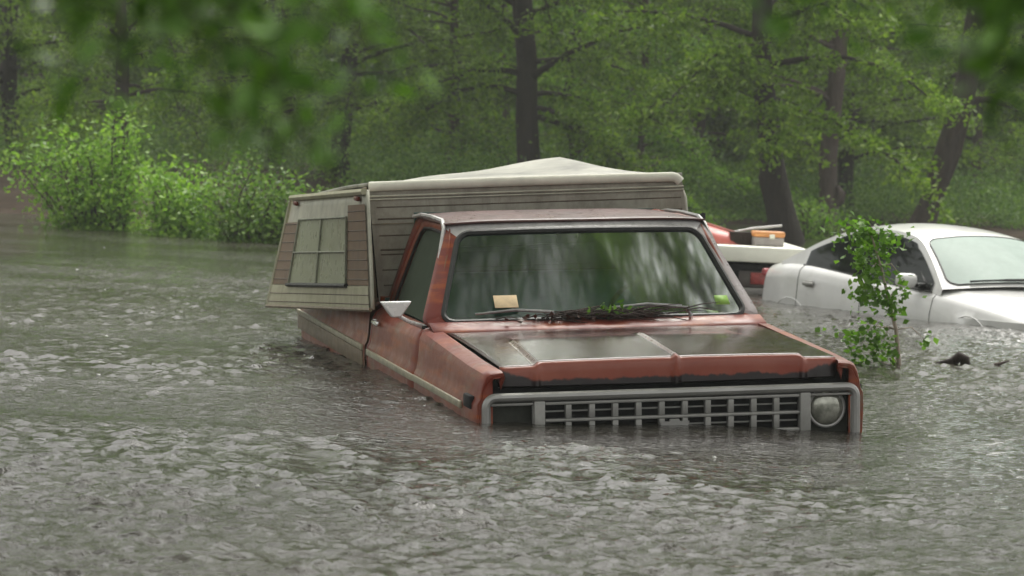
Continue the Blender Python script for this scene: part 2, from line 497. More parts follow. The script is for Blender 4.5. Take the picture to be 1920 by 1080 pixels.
def tree_parts(seed, H=11., trunk_path=None, r0=.3, low=1.8, limbs=34, spread=3.6, leaf=.10, clumps=8, per=55, droop=.9, side=None):
    """returns trunk MB and crown leaf corner array, in tree-local coordinates"""
    r = np.random.default_rng(seed); mb = MB()
    if trunk_path is None:
        lean = r.normal(size=2) * .05
        trunk_path = [(lean[0] * z * (1 + .1 * math.sin(z)) + .08 * math.sin(z * 1.1 + seed), lean[1] * z + .08 * math.cos(z * .9), z) for z in np.linspace(-.6, H * .93, 16)]
    tp = np.array(trunk_path, float); zs = tp[:, 2]
    rad = r0 * (1.0 - .85 * np.clip((zs - zs[0]) / (H - zs[0]), 0, 1)) + r0 * .35 * np.exp(-np.maximum(zs - zs[0] - .5, 0) / .35)
    rad = rad * (1 + .08 * r.normal(size=len(rad)))
    mb.tube([tuple(p) for p in tp], list(rad), 12)
    leaves = []
    for i in range(limbs):
        z = low + (H * .95 - low) * ((i + r.random()) / limbs) ** 1.25
        c = np.array([np.interp(z, zs, tp[:, k]) for k in range(3)]); c[2] = z
        az = r.uniform(0, 6.283) if side is None else r.normal(side, 1.2)
        f = (z - low) / (H - low)
        L = spread * (.75 + .45 * math.sin(math.pi * min(1, f * .9 + .1))) * r.uniform(.65, 1.15) * (1 - .45 * f)
        pts = branchy(r, c, (math.cos(az), math.sin(az), .35 + .5 * f), L, droop * (1 - .6 * f), 9)
        rr = r0 * .28 * (1 - .6 * f)
        mb.tube([tuple(p) for p in pts], list(np.linspace(rr, .012, len(pts))), 6)
        for k in range(clumps):
            u = .25 + .75 * (k + r.random()) / clumps
            c2 = np.array([np.interp(u, np.linspace(0, 1, len(pts)), pts[:, q]) for q in range(3)])
            az2 = az + r.choice([-1, 1]) * r.uniform(.4, 1.3)
            tw = branchy(r, c2, (math.cos(az2), math.sin(az2), .1), r.uniform(.4, 1.0) * spread / 3.6, .6, 5, .2)
            mb.tube([tuple(p) for p in tw], list(np.linspace(.014, .004, len(tw))), 4, cap=False)
            m = int(per * r.uniform(.4, 1.5))
            uu = r.uniform(0.1, 1, m)
            q = np.stack([np.interp(uu, np.linspace(0, 1, len(tw)), tw[:, j]) for j in range(3)], 1)
            q += r.normal(size=(m, 3)) * np.array([.16, .16, .07])
            q[:, 2] -= np.abs(r.normal(size=m)) * .06
            leaves.append(q)
    P = np.concatenate(leaves)
    return mb, leaf_quads(P, leaf, r, .35)

# ------------------------------------------------------------------ trees with recognisable trunks
def single_tree(name, label, loc, path, r0, H, bark_m, leaf_m='leaf_tree', **kw):
    root = empty(name, loc=loc, label=label, cat='tree')
    kw2 = dict(limbs=30, spread=3.8, low=2.4, seed=1, per=125, leaf=.12, clumps=10); kw2.update(kw); seed = kw2.pop('seed')
    mb, L = tree_parts(seed, H, path, r0, **kw2)
    mb.build('trunk', M[bark_m], root, angle=180, recalc=False)
    fast_mesh('crown', L, 4, M[leaf_m], root)
    return root

def path_from(pts, H, seed):
    """continue a measured lower trunk up to height H"""
    pts = [tuple(p) for p in pts]; r = random.Random(seed)
    dx = (pts[-1][0] - pts[-2][0]) / (pts[-1][2] - pts[-2][2]) * .5
    z = pts[-1][2]; x = pts[-1][0]; y = pts[-1][1]
    while z < H * .93:
        z += .9; x += dx * .9 + r.uniform(-.06, .06); y += r.uniform(-.06, .06); pts.append((x, y, z))
    return pts

single_tree('tree', 'dark wet trunk standing behind the camper shell roof', (0.22, 58, 0),
            path_from([(.15, 0, -.6), (.08, 0, 0), (.03, 0, .7), (0, 0, 1.3), (-.08, 0, 2.1), (-.12, 0, 3.2), (-.3, 0, 4.6)], 16, 1), .27, 16, 'bark_dark', seed=11, low=2.1, limbs=44)
single_tree('tree', 'thick black flared trunk rising from the water behind the toolbox', (4.9, 52, 0),
            path_from([(.12, 0, -.6), (.02, 0, 0), (-.06, 0, .35), (-.16, 0, .7), (-.3, 0, 1.2), (-.36, 0, 1.7), (-.43, 0, 2.2), (-.6, 0, 3.2), (-.63, 0, 4.4)], 16, 2), .25, 16, 'bark_dark', seed=12, low=2.2, limbs=44)
knot = single_tree('tree', 'pale pinkish grey trunk with a knot, beside the black trunk', (6.5, 60, 0),
            path_from([(.0, 0, -.6), (0, 0, .1), (.02, 0, .6), (-.02, 0, 1.0), (-.06, 0, 1.6), (0, 0, 2.5), (.06, 0, 3.7), (.09, 0, 4.9)], 16, 3), .20, 16, 'bark_pale', seed=13, low=2.6, limbs=36, side=math.pi)
kb = MB(); kb.tube([(.12, -.1, .62), (.22, -.14, .74), (.25, -.14, .88), (.15, -.1, 1.05)], [.05, .11, .09, .04], 8)
kb.build('knot', M['bark_pale'], knot, angle=180)
single_tree('tree', 'brown trunk leaning to the right behind the sedan roof', (8.62, 61.5, 0.1),
            path_from([(-.15, 0, -.6), (-.03, 0, -.1), (.10, 0, .3), (.26, 0, .8), (.40, 0, 1.3), (.56, 0, 1.85), (.70, 0, 2.45), (.9, 0, 3.5)], 15, 4), .30, 15, 'bark_brown', seed=14, low=2.7, limbs=36, side=.6)

# ------------------------------------------------------------------ the wood behind: two tree meshes, copied
def proto_tree(seed, H, r0, bm_, lm_, **kw):
    mb, L = tree_parts(seed, H, None, r0, **kw)
    a = mb.build('trunk', M[bm_], angle=180, recalc=False); b = fast_mesh('crown', L, 4, M[lm_])
    return a, b
protos = [proto_tree(21, 17, .17, 'bark_brown', 'leaf_tree', low=1.2, limbs=60, spread=3.6, leaf=.125, per=75),
          proto_tree(22, 19, .22, 'bark_dark', 'leaf_far', low=1.5, limbs=62, spread=4.0, leaf=.14, per=75),
          proto_tree(23, 13, .12, 'bark_pale', 'leaf_bright', low=.9, limbs=46, spread=2.9, leaf=.11, per=75)]
spots = [(-11.5, 66, 1, .9), (-8.2, 60, 0, 1.0), (-6.1, 71, 0, 1.1), (-3.8, 63, 1, 1.0), (-1.6, 69, 0, .9), (1.6, 72, 1, 1.1),
         (2.7, 63, 2, .9), (4.6, 76, 0, 1.1), (8.3, 72, 1, .95), (8.9, 83, 1, 1.1), (12.6, 80, 0, 1.0), (-13.8, 78, 0, 1.1), (-.4, 82, 2, 1.2), (-9.8, 84, 1, 1.2), (5.9, 88, 1, 1.2)]
names = ['dark trunk standing at the far left edge above the shrubs', 'slender trunk rising behind the largest bright green shrub',
         'slender leafy tree behind the deep green shrub', 'dark trunked tree above the left end of the camper roof',
         'slender leafy tree over the left half of the camper roof', 'dark leafy tree just right of the trunk behind the camper roof peak',
         'low leafy tree over the right end of the camper roof', 'slender tree between the camper roof and the thick black trunk',
         'dark trunked tree just right of the pale knotted trunk', 'taller dark tree deep in the wood behind the pale knotted trunk',
         'slender tree just right of the trunk that leans right', 'slender tree deep in the wood behind the far left trunk',
         'pale stemmed low tree deep in the wood left of the camper roof peak', 'dark tree deep in the wood, right of the largest shrub',
         'dark tree deep in the wood, left of the thick black trunk']
used = set()
for i, (x, y, k, s) in enumerate(spots):
    root = empty('woodland_tree', loc=(x, y, ground_z(x, y)), label=names[i], cat='tree', group='trees in the wood behind the flood')
    for src in protos[k]:
        o = src if k not in used else src.copy()
        if k in used: COL.objects.link(o)
        o.parent = root
    used.add(k)
    root.rotation_euler = (0, 0, i * 2.399); root.scale = (s, s, s)

# unseen trees added at the sides and overhead to shade and fill reflections
for i, (x, y, k, s) in enumerate([(-21, 46, 1, 1.0), (-18, 33, 0, 1.0), (24, 52, 1, 1.0), (22, 38, 0, 1.0)]):
    root = empty('unseen_bank_tree', loc=(x, y, -.3), label=['unseen dark leafy tree added on the left bank for reflections', 'unseen slender tree added on the near left bank for reflections', 'unseen dark leafy tree added on the right bank for reflections', 'unseen slender tree added on the near right bank for reflections'][i], cat='tree')
    for src in protos[k]:
        o = src.copy(); COL.objects.link(o); o.parent = root
    root.rotation_euler = (0, 0, i * 1.7 + .5); root.scale = (s, s, s)
single_tree('unseen_canopy_tree', 'unseen tree added on the right to keep sky off the pickup windshield', (6.6, 15.6, -.8),  # crown added overhead to block sky from the windshield
            path_from([(0, 0, -.6), (-.1, .0, .6), (-.3, .0, 2.0), (-.6, .0, 3.6), (-1.0, -.1, 5.2)], 12, 6), .24, 12, 'bark_dark', seed=16,
            low=5.2, limbs=34, spread=5.4, leaf=.11, clumps=12, per=120, droop=.35, side=math.pi)
single_tree('unseen_canopy_tree', 'unseen tree added on the left to keep sky off the pickup windshield', (-6.2, 13.5, -.8),
            path_from([(0, 0, -.6), (.1, .1, .6), (.2, .2, 2.0), (.4, .3, 3.6), (.7, .4, 5.2)], 12, 7), .24, 12, 'bark_dark', seed=17,
            low=5.0, limbs=36, spread=7.6, leaf=.12, clumps=13, per=120, droop=.3, side=.1)

# trees beside the camera whose lowest twigs hang into the top of the view
def near_tree(label, loc, tips, seed):
    root = empty('foreground_tree', loc=loc, label=label, cat='tree')
    r = np.random.default_rng(seed)
    path = [(0, 0, -1.4), (0, 0, 0), (.03, .05, 1.2), (0, .1, 2.4), (-.05, .1, 4.0), (0, .1, 6.0)]
    mb, L = tree_parts(seed, 7.5, path, .13, low=2.6, limbs=16, spread=2.2, leaf=.07, clumps=6, per=50)
    Ls = [L]
    for (tx, ty, tz, n, sp_) in tips:
        e = np.array([tx, ty, tz]) - np.array(loc); st = np.array([0, .05, 2.6])
        pts = [tuple(st + (e - st) * np.array([u ** .8, u, u ** 2.2]) + np.array([0, 0, .02 * math.sin(u * 13)])) for u in np.linspace(0, 1, 12)]
        mb.tube(pts, list(.015 * (1 - np.linspace(0, 1, 12)) ** 1.5 + .0015), 6)
        m = int(n * 2.2); u = r.uniform(.93, 1.0, m)
        P = np.stack([np.interp(u, np.linspace(0, 1, 12), np.array(pts)[:, k]) for k in range(3)], 1) + r.normal(size=(m, 3)) * sp_
        Ls.append(leaf_quads(P, .034, r, .3, .42))
    mb.build('trunk', M['bark_brown'], root, angle=180, recalc=False)
    fast_mesh('crown', np.concatenate(Ls), 4, M['leaf_shade'], root)
near_tree('foreground tree at the right whose blurred twigs hang into the top right corner', (2.6, 3.6, 0),
          [(.44, 2.5, 1.36, 160, .03), (.42, 2.5, 1.315, 70, .025), (.37, 2.5, 1.37, 60, .03), (.39, 2.6, 1.33, 40, .03), (.27, 2.6, 1.385, 50, .035), (.19, 2.6, 1.39, 30, .03)], 71)
near_tree('foreground tree at the left whose blurred twigs hang across the upper left', (-2.7, 3.8, 0),
          [(-.26, 2.5, 1.30, 50, .03), (-.20, 2.5, 1.27, 44, .03), (-.33, 2.6, 1.35, 50, .04), (-.155, 2.5, 1.195, 7, .008), (-.24, 2.5, 1.25, 26, .025), (-.14, 2.7, 1.34, 40, .035), (-.40, 2.6, 1.31, 30, .03), (-.19, 2.6, 1.37, 50, .035), (-.42, 2.6, 1.375, 40, .03), (-.20, 2.55, 1.235, 22, .02), (-.34, 2.55, 1.30, 30, .03), (-.12, 2.6, 1.30, 24, .03)], 72)

# far wood, one leafy mass
def woods():
    r = np.random.default_rng(31); P = []
    for i in range(3000):
        y = r.uniform(94, 114); x = r.uniform(-62, 62); h = r.uniform(0, 1) ** .9 * 33
        m = 75
        q = np.array([x, y, h + .4]) + r.normal(size=(m, 3)) * np.array([1.5, 1.0, .9]); q[:, 2] = np.abs(q[:, 2]); P.append(q)
    for i in range(1300):
        y = r.uniform(86, 94); x = r.uniform(-20, 20); h = r.uniform(0, 6.5)
        q = np.array([x, y, h + .4]) + r.normal(size=(120, 3)) * np.array([.8, .6, .5]); q[:, 2] = np.abs(q[:, 2]); P.append(q)
    P = np.concatenate(P)
    o = fast_mesh('woods', leaf_quads(P, .30, r, .3, .6), 4, M['leaf_far'])
    tag(o, 'dense green wood closing off the view behind the trees', 'woods', kind='stuff')
    # solid dark ground under and behind it: the wood's own floor rises as a wooded slope
woods()

# undergrowth along the bank
def undergrowth():
    r = np.random.default_rng(41); P = []
    for i in range(620):
        x = r.uniform(-3.4, 17); sh = 47 + 9 / (1 + math.exp(-(x + 2.5) * .9)) + 12 / (1 + math.exp(-(x - 3.0) * .9))
        if x < -5.0 and r.random() < .8: continue
        y = sh + 1.5 + abs(r.normal()) * 8; h = r.uniform(.15, 1.0) * (1.6 if r.random() < .3 else .9)
        z0 = ground_z(x, y)
        m = 150; u = r.uniform(0, 1, m)
        q = np.array([x, y, z0]) + np.stack([r.normal(size=m) * .35 * (.5 + u), r.normal(size=m) * .35, u * h * 1.3 + .03], 1); P.append(q)
    for i in range(330):
        x = r.uniform(-16, -2.5); y = r.uniform(60, 84); h = r.uniform(.4, 1.9); z0 = ground_z(x, y)
        m = 130; u = r.uniform(0, 1, m)
        q = np.array([x, y, z0]) + np.stack([r.normal(size=m) * .5 * (.5 + u), r.normal(size=m) * .4, u * h + .03], 1); P.append(q)
    P = np.concatenate(P)
    o = fast_mesh('undergrowth', leaf_quads(P, .085, r, .2, .6), 4, M['leaf_deep'])
    tag(o, 'leafy undergrowth along the far bank at the foot of the trees', 'undergrowth', kind='stuff')
undergrowth()

# ------------------------------------------------------------------ shrubs at the left
def shrub(label, loc, stems, leaf_m, seed, leaf=.075, per=150, width=.28):
    """stems: list of (dx, dz, lean) tip offsets"""
    root = empty('shrub', loc=loc, label=label, cat='shrub')
    r = np.random.default_rng(seed); mb = MB(); P = []
    for (tx, tz, n) in stems:
        for k in range(n):
            ex, ey, ez = tx + r.normal() * .16, r.normal() * .4, tz * r.uniform(.6, 1.04)
            bx = r.uniform(-.15, .15) + tx * .35
            pts = []
            for u in np.linspace(0, 1, 8):
                pts.append((bx + (ex - bx) * u ** 1.3 + .03 * math.sin(u * 9 + k), ey * u, -.3 + (ez + .3) * math.sin(u * 1.45) / math.sin(1.45)))
            pts = np.array(pts); mb.tube([tuple(p) for p in pts], list(np.linspace(.018, .004, 8)), 5, cap=False)
            m = per; uu = r.uniform(.12, 1.0, m)
            q = np.stack([np.interp(uu, np.linspace(0, 1, 8), pts[:, j]) for j in range(3)], 1)
            sc = width * (.45 + .8 * np.sin(uu * 2.8))[:, None]
            q += r.normal(size=(m, 3)) * sc * np.array([.6, .6, .5])
            q[:, 2] = np.maximum(q[:, 2], .0 + .03 * r.random(m))
            P.append(q)
    mb.build('stem', M['bark_brown'], root, angle=180, recalc=False)
    P = np.concatenate(P)
    fast_mesh('leaves', leaf_quads(P, leaf, r, .3, .55), 4, M[leaf_m], root)
    return root
shrub('largest bright green shrub, arching to the left over the water', (-5.75, 41, 0),
      [(-1.5, 1.3, 4), (-1.15, .85, 3), (-.8, 1.5, 5), (-.35, 1.35, 5), (.12, 1.85, 6), (.42, 1.05, 5), (.2, .7, 7), (-.3, .6, 6), (-.65, .45, 3)], 'leaf_bright', 51, .085)
shrub('low yellow green shrub in the middle of the three by the left bank', (-4.65, 39.6, 0),
      [(-.25, .9, 5), (.05, 1.0, 6), (.3, .75, 6), (.0, .5, 7), (.3, .35, 5)], 'leaf_bright', 52, .085)
shrub('deep green shrub touching the camper shell side', (-3.55, 38.6, 0),
      [(-.55, .75, 5), (-.2, 1.15, 5), (.2, .9, 5), (.5, 1.0, 5), (.7, .6, 6), (-.1, .5, 8), (.4, .4, 7)], 'leaf_deep', 53, .075)
shrub('small leafy shrub growing at the foot of the pale trunk', (5.9, 56.5, 0),
      [(-.5, 1.0, 3), (-.2, .7, 4), (.1, .5, 4), (.4, .45, 4)], 'leaf_bright', 55, .08, 90)

# ------------------------------------------------------------------ rotation helper for the vehicles
def pose(T, a, b, c):
    return Matrix.Translation(T) @ (Matrix.Rotation(a, 4, 'Z') @ Matrix.Rotation(b, 4, 'Y') @ Matrix.Rotation(c, 4, 'X'))
TRUCK = pose((.8496, 14.0437, -.8132), -1.34133, .025538, .057892)

# ================================================================== PICKUP TRUCK (local: x forward, y its left, z up)
truck = empty('pickup_truck', mat=TRUCK, label='old rusty red pickup truck sunk in flood water up to its grille', cat='pickup truck')

def prof(zt, k=1.0, yin=.868):
    ys_ = [.93, .975, .995, 1.0, .998, .984, .976, .966, .944, .905, yin]
    zs_ = [.35, .55, .75, .86, .93, .955, 1.0, zt - .065, zt - .022, zt, zt + .004]
    return [(y * k, z) for y, z in zip(ys_, zs_)]
def zf(x): return interp(x, [0, -1.45], [1.088, 1.158])
for s in (-1, 1):
    mb = MB(); rows = []
    for x, k, dz in ((.026, .968, -.030), (.023, .978, -.010), (.008, .984, -.002), (-.05, .988, 0), (-.14, .993, 0), (-.3, 1, 0), (-.6, 1, 0), (-.9, 1, 0), (-1.2, 1, 0), (-1.45, 1, 0)):
        P = prof(zf(x) + dz, k, .866)
        P = P[:7] + [(.966 * k, zf(x) + dz - .045), (.950 * k, zf(x) + dz - .014), (.925 * k, zf(x) + dz - .002)] + P[-1:]
        rows.append([(x, s * y, z) for y, z in P] + [(x, s * .860, P[-1][1] - .06)])
    mb.grid(rows)
    front = rows[0]
    fr_in = [(.026, s * min(abs(p[1]) - .004, .90), p[2]) for p in front[:-2]] + [(.026, s * .87, front[-2][2]), (.026, s * .866, front[-2][2] - .03)]
    mb.grid([front, [(.030, q[1] * .997, q[2]) for q in front[:-2]] + front[-2:], fr_in])
    mb.build('fender', M['red'], truck, solid=.004)
    # lower door
    mb = MB(); rows = []
    for x in np.linspace(-1.462, -2.83, 8):
        P = prof(interp(x, [-1.46, -2.9], [1.152, 1.15]), 1, .87)
        rows.append([(x, s * y, z) for y, z in P])
    mb.grid(rows)
    # window frame: outer / inner outlines in the leaning side plane
    def sp(x, z): return (x, s * (.885 - (z - 1.15) * .335), z)
    outer = [(-1.475, 1.150), (-1.62, 1.36), (-1.79, 1.58), (-1.87, 1.66), (-1.96, 1.695), (-2.3, 1.70), (-2.56, 1.692), (-2.64, 1.65), (-2.70, 1.55), (-2.78, 1.3), (-2.81, 1.150)]
    inner = [(-1.62, 1.165), (-1.72, 1.34), (-1.86, 1.54), (-1.91, 1.60), (-1.98, 1.632), (-2.3, 1.637), (-2.50, 1.630), (-2.56, 1.60), (-2.605, 1.52), (-2.66, 1.3), (-2.68, 1.165)]
    mb.grid([[sp(*p) for p in outer], [tuple(np.array(sp(*p)) + (0, s * .004, 0)) for p in inner]])
    door = mb.build('door', M['red'] if s < 0 else M['red'], truck, solid=.02)
    mb = MB(); mb.tube([sp(*p) for p in inner] , .009, 6, cap=False); mb.build('window_seal', M['black'], door)
    mb = MB(); cen = sp(-2.15, 1.4)
    mb.add([sp(p[0], p[1]) for p in inner], [tuple(range(len(inner)))])
    o = mb.build('side_window', M['sideglass'] if s < 0 else M['glass'], door)
    o.location = (0, -s * .012, 0)
    mb = MB(); mb.box((-2.66, s * .985, 1.085), (.17, .022, .028), .008); mb.box((-2.72, s * .975, 1.085), (.05, .03, .035), .008)
    mb.build('door_handle', M['chrome_bright'], door)
    # rear cab corner and the jamb line
    mb = MB(); rows = []
    for x in (-2.840, -2.88, -2.935):
        P = prof(1.15, 1 - (.01 if x < -2.88 else 0), .87); rows.append([(x, s * y, z) for y, z in P])
    mb.grid(rows)
    mb.grid([[sp(x, z) for z, x in ((1.15, -2.815), (1.3, -2.785), (1.55, -2.705), (1.65, -2.65), (1.70, -2.57))],
             [sp(x, z) for z, x in ((1.15, -2.90), (1.3, -2.89), (1.55, -2.85), (1.65, -2.82), (1.70, -2.79))]])
    mb.build('cab_corner', M['red_dark'], truck, solid=.02)
    # mouldings
    mb = MB(); mb.box((-.84, s * 1.004, .905), (1.22, .016, .036), .006); mb.build('side_moulding', M['trim'], truck)
    mb = MB(); mb.box((-2.155, s * 1.004, .902), (1.37, .016, .036), .006); mb.build('side_moulding', M['trim'], truck)
    mb = MB(); mb.box((-4.22, s * 1.004, .912), (2.46, .018, .034), .006); mb.build('side_moulding', M['trim'], truck)
    mb = MB(); mb.box((-4.22, s * 1.002, .845), (2.46, .010, .092), .004); mb.build('side_moulding', M['trim_dirty'], truck)
    mb = MB(); mb.box((-.125, s * .985, .935), (.14, .03, .066), .01); mb.build('marker_light', M['dark'], truck)

# bed
mb = MB()
for s in (-1, 1):
    rows = []
    for x in (-2.945, -3.0, -3.6, -4.2, -4.8, -5.35, -5.46, -5.5):
        k = 1 if x > -5.4 else (.985 if x > -5.48 else .95)
        P = prof(1.17, k, .90); rows.append([(x, s * y, z) for y, z in P] + [(x, s * .90, .8)])
    mb.grid(rows)
mb.box((-2.96, 0, .85), (.03, 1.8, .72)); mb.box((-5.47, 0, .80), (.04, 1.78, .74), .01); mb.box((-4.2, 0, .62), (2.5, 1.78, .04))
mb.build('bed', M['red'], truck, solid=0)

# hood
def hp(x, y):
    """hood surface; the creases follow the grid columns, which lean inwards towards the windshield"""
    z = interp(x, [0, -.5, -1.36], [1.106, 1.128, 1.156]) + .012 * (1 - (y / .86) ** 2)
    fadex = min(1, max(0, (x + 1.0) / .25))
    z += .018 * fadex * (1 / (1 + math.exp((abs(y) - .675) / .005)))
    z += .016 * fadex * math.exp(-((y - .02) / .014) ** 2)
    yn = y - math.copysign(.07 * min(1, -x) * math.exp(-((abs(y) - .675) / .11) ** 2), y) + (-.05 * x) * math.exp(-((y - .02) / .1) ** 2)
    return yn, z
yy = sorted(set(np.round(np.concatenate([np.linspace(-.852, .852, 60), np.linspace(-.72, -.63, 24), np.linspace(.63, .72, 24), np.linspace(-.03, .07, 30)]), 4)))
mb = MB(); rows = []
for x in [-.008, -.02, -.04, -.08, -.15, -.25, -.4, -.55, -.7, -.8, -.9, -1.0, -1.1, -1.16, -1.20, -1.225]:
    row = []
    for y in yy:
        yn, z = hp(x, y)
        row.append((x - .03 * (abs(y) / .85) ** 2 * (1 if x > -.5 else 0) - (.09 * (y / .85) ** 2 if x < -1.0 else 0) * min(1, (-x - 1.0) / .2), yn, z - (.004 if x > -.01 else 0)))
    rows.append(row)
mb.grid(rows)
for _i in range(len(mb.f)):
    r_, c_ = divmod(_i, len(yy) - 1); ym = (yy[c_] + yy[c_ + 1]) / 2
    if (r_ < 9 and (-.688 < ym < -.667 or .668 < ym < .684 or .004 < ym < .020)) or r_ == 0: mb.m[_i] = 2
top = rows[0]
face = [top]
for dxx, zz in ((.008, -.012), (.012, -.03), (.014, -.06), (.016, 1.012), (.004, 1.002), (-.03, 1.0)):
    rw = []
    for (x, y, z) in top:
        rid = .012 * math.exp(-((abs(y) - .675) / .02) ** 2) + .014 * math.exp(-((y - .02) / .022) ** 2)
        rw.append((x + dxx + rid * (1 if zz != 1.0 else 0), y, z + zz if zz < .5 else zz))
    face.append(rw)
mb.grid(face, 1)
mb.build('hood', [M['hood'], M['lip'], M['crease_highlight']], truck, angle=50, solid=.004)

# inner dark tray under hood seams + radiator support
mb = MB(); mb.box((-.74, 0, 1.03), (1.36, 1.70, .04)); mb.box((-.09, 0, .82), (.03, 1.84, .5)); mb.build('inner_panel', M['dark'], truck)

# cowl
mb = MB(); rows = []
for a, b in ((-1.20, 1.130), (-1.235, 1.168), (-1.28, 1.180), (-1.345, 1.200), (-1.38, 1.195)):
    rows.append([(a - .10 * (u) ** 2 - .0, u * .915, b - .008 * u ** 4) for u in np.linspace(-1, 1, 21)])
mb.grid(rows); mb.build('cowl', M['red_dark'], truck, solid=.01)

# windshield surface
def WS(u, v, off=0.):
    hw = lerp(.858, .68, v); y = u * hw
    x = lerp(-1.36, -1.775, v) - lerp(.10, .07, v) * u * u
    z = lerp(1.198, 1.655, v) - .012 * u * u
    n = Vector((.74, 0, .67)); return (x + n.x * off, y, z + n.z * off)
def outline(su, v0, v1, r, n=7):
    """rounded outline in (u, v)"""
    pts = []
    for cx, cy, a0 in ((su - r * .75, v0 + r, -90), (su - r * .75, v1 - r, 0), (-su + r * .75, v1 - r, 90), (-su + r * .75, v0 + r, 180)):
        for k in range(n):
            a = R(a0 + 90 * k / (n - 1)); pts.append((cx + r * .75 * math.cos(a), cy + r * math.sin(a)))
        # straight runs get extra points
    out = []
    for i in range(len(pts)):
        a, b = pts[i], pts[(i + 1) % len(pts)]; out.append(a)
        d = math.hypot(a[0] - b[0], a[1] - b[1]); m = int(d / .08)
        for k in range(1, m): out.append((lerp(a[0], b[0], k / m), lerp(a[1], b[1], k / m)))
    return out
def rowwise(su, v0, v1, r, off, nv=18, nu=24):
    rows = []
    for v in np.linspace(v0, v1, nv):
        d = min(v - v0, v1 - v); uu = su
        if d < r: uu = su - r * .75 * (1 - math.sqrt(max(0, 1 - ((r - d) / r) ** 2)))
        rows.append([WS(u, v, off) for u in np.linspace(-uu, uu, nu)])
    return rows
gb = MB(); gb.grid(rowwise(.985, .0, .985, .12, .0)); ws = gb.build('windshield', M['glass'], truck, angle=180)
ol = outline(.985, .0, .985, .12)
gb = MB(); gb.tube([WS(u, v, .004) for u, v in ol], .016, 6, closed=True); gb.build('windshield_gasket', M['black'], truck)
# surrounding frame: pillars + header, three rings
def ringpt(u, v, su, v0, v1):  # push the outline outwards
    U = u / .985 * su; Vv = v0 + (v - 0.) / .985 * (v1 - v0); return U, Vv
r1 = [WS(u, v, .004) for u, v in ol]
r2, r3 = [], []
for u, v in ol:
    U, Vv = ringpt(u, v, 1.085, -.05, 1.10); p = Vector(WS(U, Vv, -.004)); r2.append(tuple(p))
    q = p.copy(); q.x -= .05; q.y *= 1.012; q.z += (.012 if v > .9 else -.004); r3.append(tuple(q))
mb = MB(); mb.grid([r1, r2, r3], closev=True)
hd = [1 if (ol[i][1] > .93) else (2 if ol[i][0] > .5 and ol[i][1] > .02 else 0) for i in range(len(ol))]
mb.m = [hd[i % len(ol)] for i in range(len(mb.f))]
mb.build('windshield_frame', [M['red_dark'], M['header'], M['pillar']], truck, angle=60, solid=.0)
# roof
mb = MB(); rows = []
for x in [-1.80, -1.83, -1.87, -1.95, -2.1, -2.3, -2.5, -2.65, -2.75, -2.80, -2.82]:
    zc = interp(x, [-1.80, -1.83, -1.9, -2.1, -2.4, -2.7, -2.82], [1.703, 1.710, 1.714, 1.719, 1.720, 1.714, 1.695])
    row = []
    for u in np.linspace(-1, 1, 25):
        e = abs(u) ** 5
        bow = -.07 * u * u if x > -1.9 else -.05 * u * u * max(0, (x + 2.1) / .2 if x > -2.1 else 0)
        row.append((x + bow, u * .735, lerp(zc, 1.690, e)))
    rows.append(row)
mb.grid(rows); mb.build('roof', M['roofpaint'], truck, angle=60, solid=.01)
for s in (-1, 1):
    mb = MB(); mb.tube([(-1.50, s * .885, 1.17), (-1.68, s * .83, 1.36), (-1.84, s * .765, 1.58), (-1.90, s * .738, 1.665), (-1.99, s * .728, 1.700), (-2.3, s * .728, 1.706), (-2.6, s * .728, 1.70), (-2.80, s * .73, 1.68)], .012, 6)
    mb.build('drip_rail', M['header'] if s < 0 else M['chrome'], truck)
# cab rear wall with rear window
mb = MB()
mb.box((-2.86, 0, .78), (.03, 1.78, .86)); mb.box((-2.835, 0, 1.655), (.03, 1.44, .09))
for s in (-1, 1): mb.box((-2.85, s * .665, 1.41), (.03, .08, .40))
mb.build('cab_back', M['dash'], truck)
mb = MB(); mb.box((-2.85, 0, 1.41), (.006, 1.28, .40)); mb.build('rear_window', M['glass'], truck)
# interior
mb = MB(); mb.box((-2.45, 0, .80), (.55, 1.5, .18), .05, seg=3); mb.box((-2.66, 0, 1.08), (.16, 1.5, .56), .05, rot=Matrix.Rotation(R(-10), 3, 'Y'), seg=3)
mb.build('bench_seat', M['vinyl'], truck)
mb = MB(); mb.box((-1.62, 0, 1.13), (.36, 1.56, .12), .04, seg=3); mb.box((-1.58, 0, .95), (.2, 1.5, .26), .03); mb.build('dashboard', M['dash'], truck)
rim = [(-1.86 + .05 * math.cos(a), .38 + .20 * math.sin(a), 1.18 + .18 * math.cos(a)) for a in np.linspace(0, 2 * math.pi, 28, endpoint=False)]
mb = MB(); mb.tube(rim, .014, 8, closed=True)
mb.tube([(-1.86, .18, 1.18), (-1.84, .38, 1.17), (-1.86, .58, 1.18)], .012, 6); mb.tube([(-1.84, .38, 1.17), (-1.6, .38, 1.08)], .025, 8)
mb.build('steering_wheel', M['black'], truck)
mb = MB(); mb.box((-1.86, 0, 1.60), (.02, .24, .06), .01); mb.tube([(-1.84, 0, 1.60), (-1.79, 0, 1.66)], .008, 6); mb.build('rear_view_mirror', M['black'], truck)
